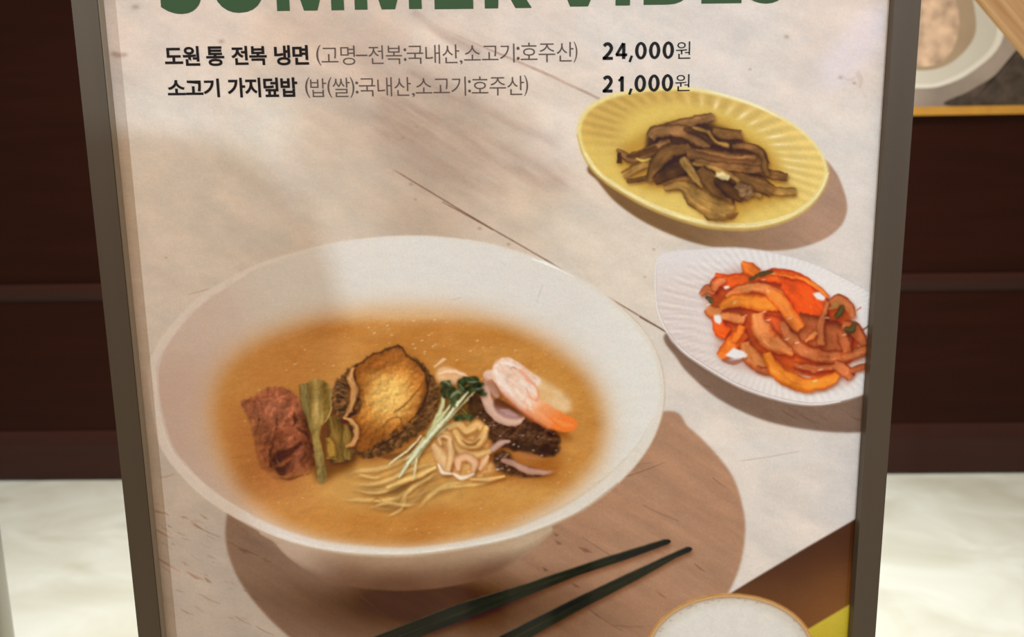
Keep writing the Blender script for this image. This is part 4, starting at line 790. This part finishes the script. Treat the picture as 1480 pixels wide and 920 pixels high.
def print_part(name, ids, parent):
    sel = np.isin(CL, ids) & cell_in
    j, i = np.nonzero(sel)
    if len(j) == 0: return None
    quads = np.stack([VID[j, i], VID[j + 1, i], VID[j + 1, i + 1], VID[j, i + 1]], 1)
    used, inv = np.unique(quads.ravel(), return_inverse=True)
    me = bpy.data.meshes.new(name); n = len(quads)
    me.vertices.add(len(used)); me.vertices.foreach_set('co', W3.reshape(-1, 3)[used].astype(np.float32).ravel())
    me.loops.add(n * 4); me.loops.foreach_set('vertex_index', inv.astype(np.int32).ravel())
    me.polygons.add(n); me.polygons.foreach_set('loop_start', np.arange(0, n * 4, 4, dtype=np.int32)); me.polygons.foreach_set('loop_total', np.full(n, 4, np.int32))
    me.update(calc_edges=True)
    at = me.color_attributes.new('pigment', 'FLOAT_COLOR', 'POINT')
    c = np.ones((len(used), 4), np.float32); c[:, :3] = COLS.reshape(-1, 3)[used]; at.data.foreach_set('color', c.ravel())
    return link(name, me, M_print, parent)
poster = print_part('poster_sheet', [P_WOOD], stand); poster['label'] = 'pale wood grain printed as the poster background'
LBL = {P_BOWL: 'printed white bowl', P_BROTH: 'printed amber broth', P_BEEF: 'printed brown beef', P_ABAL: 'printed golden brown abalone', P_SPR: 'printed green sprouts', P_SHR: 'printed pink shrimp', P_YP: 'printed yellow oval plate', P_WP: 'printed white leaf shaped plate',
       P_KIM: 'printed orange red kimchi', P_NAM: 'printed brown vegetable strips', P_CUP: 'printed cup with gold rim', P_YEL: 'printed yellow corner', P_BR: 'printed brown corner'}
for pid in range(2, 24):
    o = print_part(PARTS[pid], [pid], poster)
    if o and pid in LBL: o['label'] = LBL[pid]

# ---- lettering
STROKES = {'0': [([(.5, 1.02), (.86, .86), (1, .5), (.86, .14), (.5, -.02), (.14, .14), (0, .5), (.14, .86)], 5.0)],
           '2': [([(.04, .86), (.32, 1.0), (.68, .98), (.92, .76), (.84, .54), (.5, .26), (.08, .0)], 4.8), ([(.0, .0), (1, .0)], 4.4)],
           '4': [([(.76, .0), (.76, 1.0)], 4.8), ([(.66, 1.0), (.0, .26)], 4.0), ([(.0, .24), (1.04, .24)], 4.0)],
           '1': [([(1.0, .0), (1.0, 1.0)], 5.0), ([(.94, .97), (.1, .74)], 3.6)], ',': [([(.8, 1.0), (.1, .0)], 3.6)]}
SHAPES = {'M': [(0, 0), (0, 1), (.27, 1), (.5, .36), (.73, 1), (1, 1), (1, 0), (.81, 0), (.81, .74), (.60, 0), (.40, 0), (.19, .74), (.19, 0)],
          'V': [(0, 1), (.37, 0), (.63, 0), (1, 1), (.78, 1), (.5, .22), (.22, 1)], 'I': [(0, 0), (0, 1), (1, 1), (1, 0)]}
def letters(name, chunks, mt, label, slope=-.0122, bold=0.0, space=1.0):
    """chunks: (text, x0, x1, top, bottom) ink boxes on the sheet"""
    V, Fc = [], []
    for text, x0, x1, top, bot in chunks:
        if text in STROKES and mt is M_num:
            h = bot - top; sk = (832 - (x0 + x1) / 2) / 7000.0
            for pts, wd in STROKES[text]:
                hw = wd / 2
                q = np.array([(x0 + hw + u * (x1 - x0 - wd), bot - hw - v * (h - wd)) for u, v in pts])
                closed = text == '0'
                P = spline(q, closed, 6) if len(q) > 2 else q
                if closed: P = np.vstack([P, P[:1]])
                T = np.gradient(P, axis=0)
                if closed: T[0] = T[-1] = P[1] - P[-2]
                T /= np.hypot(*T.T)[:, None]; Nn = np.stack([-T[:, 1], T[:, 0]], 1)
                ww = hw * (1 - .22 * np.abs(T[:, :1])) if closed else hw
                if text in '24,1' and not closed: P = P.copy(); P[0] -= T[0] * (0 if text == '2' and len(pts) > 2 else hw * .5); P[-1] += T[-1] * hw * .5
                R = np.vstack([P + Nn * ww, P - Nn * ww]); n = len(P)
                x = R[:, 0]; y = R[:, 1] + slope * (x - x0); x = x + (y - bot + h / 2) * sk
                p = on_y(x, y, G - .00025); p[:, 1] = G - .00025; k = len(V); V += [tuple(r) for r in p]
                Fc += [[k + i, k + i + 1, k + n + i + 1, k + n + i] for i in range(n - 1)]
            continue
        if text in SHAPES:
            q = np.array(SHAPES[text]); h = bot - top; sk = (832 - (x0 + x1) / 2) / 7000.0
            x = x0 + q[:, 0] * (x1 - x0); y = bot - q[:, 1] * h + slope * (x - x0); x = x + (y - bot + h / 2) * sk
            p = on_y(x, y, G - .00025); p[:, 1] = G - .00025; k = len(V); V += [tuple(r) for r in p]; Fc.append(list(range(k, k + len(q)))); continue
        cu = bpy.data.curves.new('text', 'FONT'); cu.body = text; cu.size = 1; cu.offset = bold; cu.space_character = space; cu.resolution_u = 6
        ob = bpy.data.objects.new('text', cu); COL.objects.link(ob)
        me = bpy.data.meshes.new_from_object(ob.evaluated_get(bpy.context.evaluated_depsgraph_get()))
        co = np.zeros(len(me.vertices) * 3, np.float32); me.vertices.foreach_get('co', co); co = co.reshape(-1, 3)
        mn, mxx = co.min(0), co.max(0)
        x = x0 + (co[:, 0] - mn[0]) / (mxx[0] - mn[0]) * (x1 - x0)
        v = (co[:, 1] - mn[1]) / (mxx[1] - mn[1])
        sk = (832 - (x0 + x1) / 2) / 7000.0; h = bot - top
        y = bot - v * h + slope * (x - x0); x = x + (y - bot + h / 2) * sk
        p = on_y(x, y, G - .00025); p[:, 1] = G - .00025
        k = len(V); V += [tuple(q) for q in p]; Fc += [[k + i for i in pl.vertices] for pl in me.polygons]
        bpy.data.objects.remove(ob); bpy.data.curves.remove(cu); bpy.data.meshes.remove(me)
    me = bpy.data.meshes.new(name); me.from_pydata(V, [], Fc); me.update()
    o = link(name, me, mt, poster); o['label'] = label; return o
M_ink = mat('black_ink', (26, 14, 11), .55, .15); M_thin = mat('grey_brown_ink', (98, 78, 68), .55, .15); M_num = mat('price_ink', (24, 20, 18), .55, .15)
M_green = mat('green_ink', (58, 82, 50), .55, .15, 0, (8, .08, (1, 1, 1)))
letters('printed_heading', [('S', 229, 289, -76, 20.5), ('U', 307, 380, -76, 19), ('M', 398, 495, -77, 15.8), ('M', 511, 608, -78, 14), ('E', 627, 683, -80, 13.3), ('R', 700, 768, -81, 12.2), ('V', 787, 887, -82, 10),
                            ('I', 890, 911, -84, 8), ('B', 931, 1000, -85, 7), ('E', 1015, 1073, -86, 5.2), ('S', 1080, 1140, -88, 5.5)], M_green, 'dark green heading reading SUMMER VIBES', -.013, .045)
letters('printed_dish_name', [('도원', 237.8, 288.5, 67, 95.5), ('통', 297.8, 324, 67, 95.5), ('전복', 334.3, 385.5, 66.5, 94.5), ('냉면', 396.3, 446, 65.5, 94.5)], M_ink, 'first dish name in bold Korean lettering', -.012, .027, .92)
letters('printed_dish_name', [('소고기', 242, 317.2, 114, 141), ('가지덮밥', 328.6, 430, 112.4, 141)], M_ink, 'second dish name in bold Korean lettering', -.008, .027, .92)
letters('printed_origin_note', [('(', 457, 464, 64.9, 94.6), ('고명', 464.3, 513, 66.2, 94), ('–', 514.2, 531, 79, 81), ('전복', 532.4, 581, 65.6, 93), (':', 583.4, 587.2, 69.6, 88), ('국내산', 587.8, 663.7, 64.8, 92.4), (',', 664.5, 668.5, 87, 93.2), ('소고기', 670.8, 743.7, 63.6, 91),
                                (':', 746.6, 751, 67.5, 86.5), ('호주산', 752.6, 829, 61.3, 90), (')', 829, 834.5, 60.2, 90.3)], M_thin, 'first ingredient origin note in thin Korean lettering', -.010, -.006, .9)
letters('printed_origin_note', [('(', 441, 448, 111.6, 141.6), ('밥', 448.5, 471.6, 113.2, 140.2), ('(', 473.2, 479.7, 111.6, 141.2), ('쌀', 480.5, 505.6, 112.4, 140.2), (')', 505.8, 512, 111.2, 141), (':', 513.7, 517.8, 117.6, 135), ('국내산', 518.6, 594, 111.8, 139.4), (',', 595.3, 599.6, 134.4, 140.4),
                                ('소고기', 600.5, 673.4, 111, 138.6), (':', 676.5, 680.5, 115.6, 133.4), ('호주산', 681.8, 757.5, 110, 138.2), (')', 757.5, 763.2, 108.6, 138.4)], M_thin, 'second ingredient origin note in thin Korean lettering', -.008, -.006, .9)
letters('printed_price', [('2', 870, 887, 61.3, 86.6), ('4', 889.4, 907, 61.2, 86.4), (',', 908, 915.6, 79.5, 90.6), ('0', 917.8, 934.8, 60.4, 86), ('0', 938, 954.4, 60.1, 85.6), ('0', 957.6, 974.2, 59.7, 85.2)], M_num, 'price reading 24,000', -.010)
letters('printed_price_unit', [('원', 977, 998, 60, 85)], M_num, 'won unit after the upper price', -.012, -.004)
letters('printed_price', [('2', 870, 886.4, 109.2, 133.8), ('1', 892.5, 901.6, 109.2, 133.6), (',', 907.6, 914.8, 127, 137.6), ('0', 917, 933.8, 108, 133.2), ('0', 937, 953.5, 107.5, 132.6), ('0', 956.4, 973, 107, 132.2)], M_num, 'price reading 21,000', -.010)
letters('printed_price_unit', [('원', 975.8, 997, 107.4, 131.6)], M_num, 'won unit after the lower price', -.012, -.004)
# ---------------------------------------------------------------- wall menu poster, upper right
M_gold = mat('gold_frame', (206, 150, 62), .35, .5, .4, (30, .08, (1, 1, 1)))
mz0 = wz(166, 1400.); mx0 = float(on_y(np.array(1150.), np.array(80.), WALL_Y)[0]); mx1 = float(on_y(np.array(1700.), np.array(80.), WALL_Y)[0])
mz1 = mz0 + .80; fw = .032; YB = WALL_Y - .012
menu = tag(empty('wall_poster', ((mx0 + mx1) / 2, YB, mz0)), 'gold framed food poster on the dark wall with a white plate', 'wall poster')
for outline in ([(mx0, mz0), (mx0, mz1), (mx0 + fw, mz1 - fw), (mx0 + fw, mz0 + fw)], [(mx1, mz1), (mx1, mz0), (mx1 - fw, mz0 + fw), (mx1 - fw, mz1 - fw)], [(mx0, mz1), (mx1, mz1), (mx1 - fw, mz1 - fw), (mx0 + fw, mz1 - fw)], [(mx1, mz0), (mx0, mz0), (mx0 + fw, mz0 + fw), (mx1 - fw, mz0 + fw)]):
    bm = bmesh.new(); prism(bm, outline, YB - .008, YB + .026); bm_obj('frame_rail', bm, M_gold, menu, bevel=.003)
bm = bmesh.new(); prism(bm, [(mx0 + .01, mz0 + .01), (mx1 - .01, mz0 + .01), (mx1 - .01, mz1 - .01), (mx0 + .01, mz1 - .01)], YB + .008, YB + .026)
sheet = bm_obj('poster_sheet', bm, mat('grey_brown_print', (146, 130, 116), .5, .3, 0, (5, .22, (1, 1, 1)), None), menu)
def flat_print(name, pts, y, mt, label=None, n=8):
    P = spline(pts, True, n); p = on_y(P[:, 0], P[:, 1], y); p[:, 1] = y
    keep = (p[:, 0] > mx0 + fw) & (p[:, 0] < mx1 - fw) & (p[:, 2] > mz0 + fw - .012)
    p = p[keep]; bm = bmesh.new(); f = bm.faces.new([bm.verts.new(tuple(q)) for q in p]); bmesh.ops.triangulate(bm, faces=[f])
    o = bm_obj(name, bm, mt, sheet)
    if label: o['label'] = label
    return o
M_dk = mat('dark_stone_print', (70, 58, 48), .5, .3, 0, (22, .5, (1, 1, 1)))
M_plate = mat('plate_print', (192, 183, 166), .5, .3, 0, (4, .06, (1, 1, 1))); M_plate2 = mat('plate_rim_print', (212, 203, 187), .5, .3); M_psh = mat('plate_inner_print', (160, 136, 108), .5, .3, 0, (6, .12, (1, 1, 1)))
M_food = mat('food_print', (190, 158, 130), .5, .3, 0, (19, .38, (1, 1, 1)))
flat_print('printed_dark_cloth', [(1372, 153), (1400, 132), (1436, 110), (1462, 84), (1480, 60), (1520, 40), (1560, 154)], YB + .0076, M_dk, None, 10)
flat_print('printed_plate_rim', [(1250, 20), (1262, 90), (1300, 122), (1344, 127), (1378, 118), (1404, 104), (1436, 78), (1450, 52), (1448, 20), (1430, -30), (1380, -70), (1300, -70)], YB + .0072, M_plate2, 'printed white plate rim')
flat_print('printed_plate', [(1254, 20), (1268, 86), (1302, 116), (1344, 121), (1374, 112), (1400, 98), (1428, 74), (1440, 50), (1438, 20), (1420, -26), (1376, -64), (1300, -64)], YB + .0068, M_plate, 'printed white plate')
flat_print('printed_plate_well', [(1262, 20), (1280, 74), (1310, 98), (1344, 101), (1372, 92), (1396, 72), (1410, 46), (1408, 10), (1396, -24), (1360, -50), (1300, -50)], YB + .0064, M_psh, 'printed shaded plate well')
flat_print('printed_pastry', [(1266, 20), (1280, 66), (1306, 90), (1336, 96), (1360, 90), (1378, 70), (1386, 40), (1384, 8), (1370, -24), (1340, -40), (1290, -40)], YB + .0060, M_food, 'printed pale baked food')

# ---------------------------------------------------------------- sloping oak handrail, upper right
def oak():
    m = mat('light_oak', (196, 150, 98), .45, .4); nt = m.node_tree; N = nt.nodes; L = nt.links; b = N['Principled BSDF']
    tc = N.new('ShaderNodeTexCoord'); mp = N.new('ShaderNodeMapping'); mp.inputs['Scale'].default_value = (2.0, 60, 60); L.new(tc.outputs['Object'], mp.inputs[0])
    n = N.new('ShaderNodeTexNoise'); n.inputs['Scale'].default_value = 2.2; n.inputs['Detail'].default_value = 5; L.new(mp.outputs[0], n.inputs['Vector'])
    r = N.new('ShaderNodeValToRGB'); e = r.color_ramp.elements; L.new(n.outputs['Fac'], r.inputs[0])
    e[0].position = .3; e[0].color = tuple(lin((176, 126, 76))) + (1,); e[1].position = .7; e[1].color = tuple(lin((208, 164, 112))) + (1,)
    L.new(r.outputs[0], b.inputs['Base Color']); return m
M_oak = oak()
YR = 0.72
a0 = on_y(np.array(1408.), np.array(-4.), YR); a1 = on_y(np.array(1484.), np.array(86.), YR); d = a1 - a0; d /= np.linalg.norm(d); nrm = np.array([-d[2], 0, d[0]])
if nrm[0] < 0: nrm = -nrm
rail_root = tag(empty('sloping_rail', tuple(a1 + d * .5)), 'sloping light oak rail in the upper right corner', 'rail')
p0 = a0 - d * .55; p1 = a1 + d * .75; wdt = .11
Mx = Matrix(((d[0], 0, nrm[0], p0[0]), (d[1], 1, nrm[1], p0[1]), (d[2], 0, nrm[2], p0[2]), (0, 0, 0, 1)))
Ln = float(np.linalg.norm(p1 - p0))
bm = bmesh.new(); boxm(bm, 0, Ln, -.006, .006, 0, wdt); bmesh.ops.bevel(bm, geom=bm.edges[:], offset=.0015, segments=2, affect='EDGES')
bmesh.ops.recalc_face_normals(bm, faces=bm.faces); me = bpy.data.meshes.new('handrail'); bm.to_mesh(me); bm.free()
o = link('handrail', me, M_oak, rail_root); o.matrix_parent_inverse = Matrix.Translation(-rail_root.location); o.matrix_basis = Mx
for q in (.62, .97):
    c = p0 + d * (Ln * q) + nrm * .05
    bm = bmesh.new(); boxm(bm, c[0] - .02, c[0] + .02, YR + .008, YR + .048, 0, c[2] + .03); bm_obj('post', bm, M_oak, rail_root, bevel=.003)

# ---------------------------------------------------------------- grey post at the lower left edge
M_steel = mat('grey_steel', (150, 145, 134), .35, .5, .6, (40, .06, (1, 1, .05)))
e0 = on_y(np.array(1.), np.array(806.), .38); px_ = float(e0[0]) - .02; py_ = .38
post = tag(empty('barrier_post', (px_, py_, 0)), 'slim grey steel post at the lower left edge', 'post')
bm = bmesh.new(); lathe(bm, [(0, .022), (.02, .022), (.02, .90), (.016, .915), (0, .918)], px_, py_, 28); bm_obj('pole', bm, M_steel, post, True)
bm = bmesh.new(); lathe(bm, [(0, 0), (.15, 0), (.152, .006), (.14, .014), (.03, .024), (0, .024)], px_, py_, 40); bm_obj('base', bm, M_steel, post, True)

# ---------------------------------------------------------------- bluish glow panel added behind the camera to mirror faintly in the poster's upper right
SY = -2.6
def mirror_poly(pts, y):
    p = on_y(np.array([q[0] for q in pts], float), np.array([q[1] for q in pts], float), 2 * G - SY); return [(float(a[0]), float(a[2])) for a in p]
glow_outline = mirror_poly([(1246, 14), (1296, 14), (1296, 44), (1206, 134), (1186, 124), (1186, 92)], SY)
cxs = sum(q[0] for q in glow_outline) / 6; czs = sum(q[1] for q in glow_outline) / 6
sroot = tag(empty('reflected_glow_panel', (cxs, SY, czs)), 'bluish glowing panel added behind the camera to reflect in the poster', 'glow panel')
bm = bmesh.new(); prism(bm, [(cxs + (x - cxs) * 1.12, czs + (z - czs) * 1.12) for x, z in glow_outline], SY - .05, SY - .004); bm_obj('casing', bm, M_steel, sroot)
m_s = bpy.data.materials.new('bluish_glow'); m_s.use_nodes = True; pb = m_s.node_tree.nodes['Principled BSDF']; pb.inputs['Base Color'].default_value = (.05, .05, .06, 1); pb.inputs['Emission Color'].default_value = (.2, .36, 1, 1); pb.inputs['Emission Strength'].default_value = 6.0
bm = bmesh.new(); prism(bm, glow_outline, SY - .006, SY); bm_obj('glow_face', bm, m_s, sroot)
bm = bmesh.new(); lathe(bm, [(0, 0), (.16, 0), (.16, .012), (.02, .02), (.02, czs), (0, czs)], cxs, SY - .06, 20); bm_obj('pole', bm, M_steel, sroot, True)

# ---------------------------------------------------------------- the photographer, whose head shades the left of the poster
def person():
    hz = EYE_Z + .33; hx, hy = .022, -1.0
    J = {'pel': (hx, hy - .06, hz - .66, .14), 'abd': (hx, hy - .06, hz - .50, .125), 'che': (hx, hy - .06, hz - .34, .135), 'nb': (hx, hy - .04, hz - .215, .085), 'nk': (hx, hy - .02, hz - .13, .055), 'h0': (hx, hy - .005, hz - .08, .142), 'h1': (hx, hy, hz + .0, .126), 'h2': (hx, hy - .005, hz + .058, .074)}
    E_ = [('pel', 'abd'), ('abd', 'che'), ('che', 'nb'), ('nb', 'nk'), ('nk', 'h0'), ('h0', 'h1'), ('h1', 'h2')]
    for s, n in ((-1, 'l'), (1, 'r')):
        J.update({'sh' + n: (hx + s * .17, hy - .06, hz - .27, .06), 'el' + n: (hx + s * .20, hy + .05, hz - .52, .045), 'wr' + n: (hx + s * .09 - .02, hy + .30, hz - .38, .03), 'ha' + n: (hx + s * .07 - .02, hy + .345, hz - .35, .033),
                  'hip' + n: (hx + s * .09, hy - .06, hz - .74, .09), 'kn' + n: (hx + s * .10, hy - .05, hz - 1.12, .062), 'an' + n: (hx + s * .10, hy - .08, .09, .042), 'to' + n: (hx + s * .12, hy + .08, .035, .034)})
        E_ += [('che', 'sh' + n), ('sh' + n, 'el' + n), ('el' + n, 'wr' + n), ('wr' + n, 'ha' + n), ('pel', 'hip' + n), ('hip' + n, 'kn' + n), ('kn' + n, 'an' + n), ('an' + n, 'to' + n)]
    ks = list(J); me = bpy.data.meshes.new('person'); me.from_pydata([J[k][:3] for k in ks], [(ks.index(a), ks.index(b)) for a, b in E_], [])
    o = link('person', me, mat('dark_clothes', (58, 56, 60), .8, .2, 0, (20, .1, (1, 1, 1))))
    m = o.modifiers.new('skin', 'SKIN'); m.use_smooth_shade = True
    sv = me.skin_vertices[0].data
    for i, k in enumerate(ks): sv[i].radius = (J[k][3], J[k][3]); sv[i].use_root = (k == 'pel')
    s = o.modifiers.new('sub', 'SUBSURF'); s.levels = 2; s.render_levels = 2
    tag(o, 'person in dark clothes standing behind the camera, facing the poster', 'person')
person()
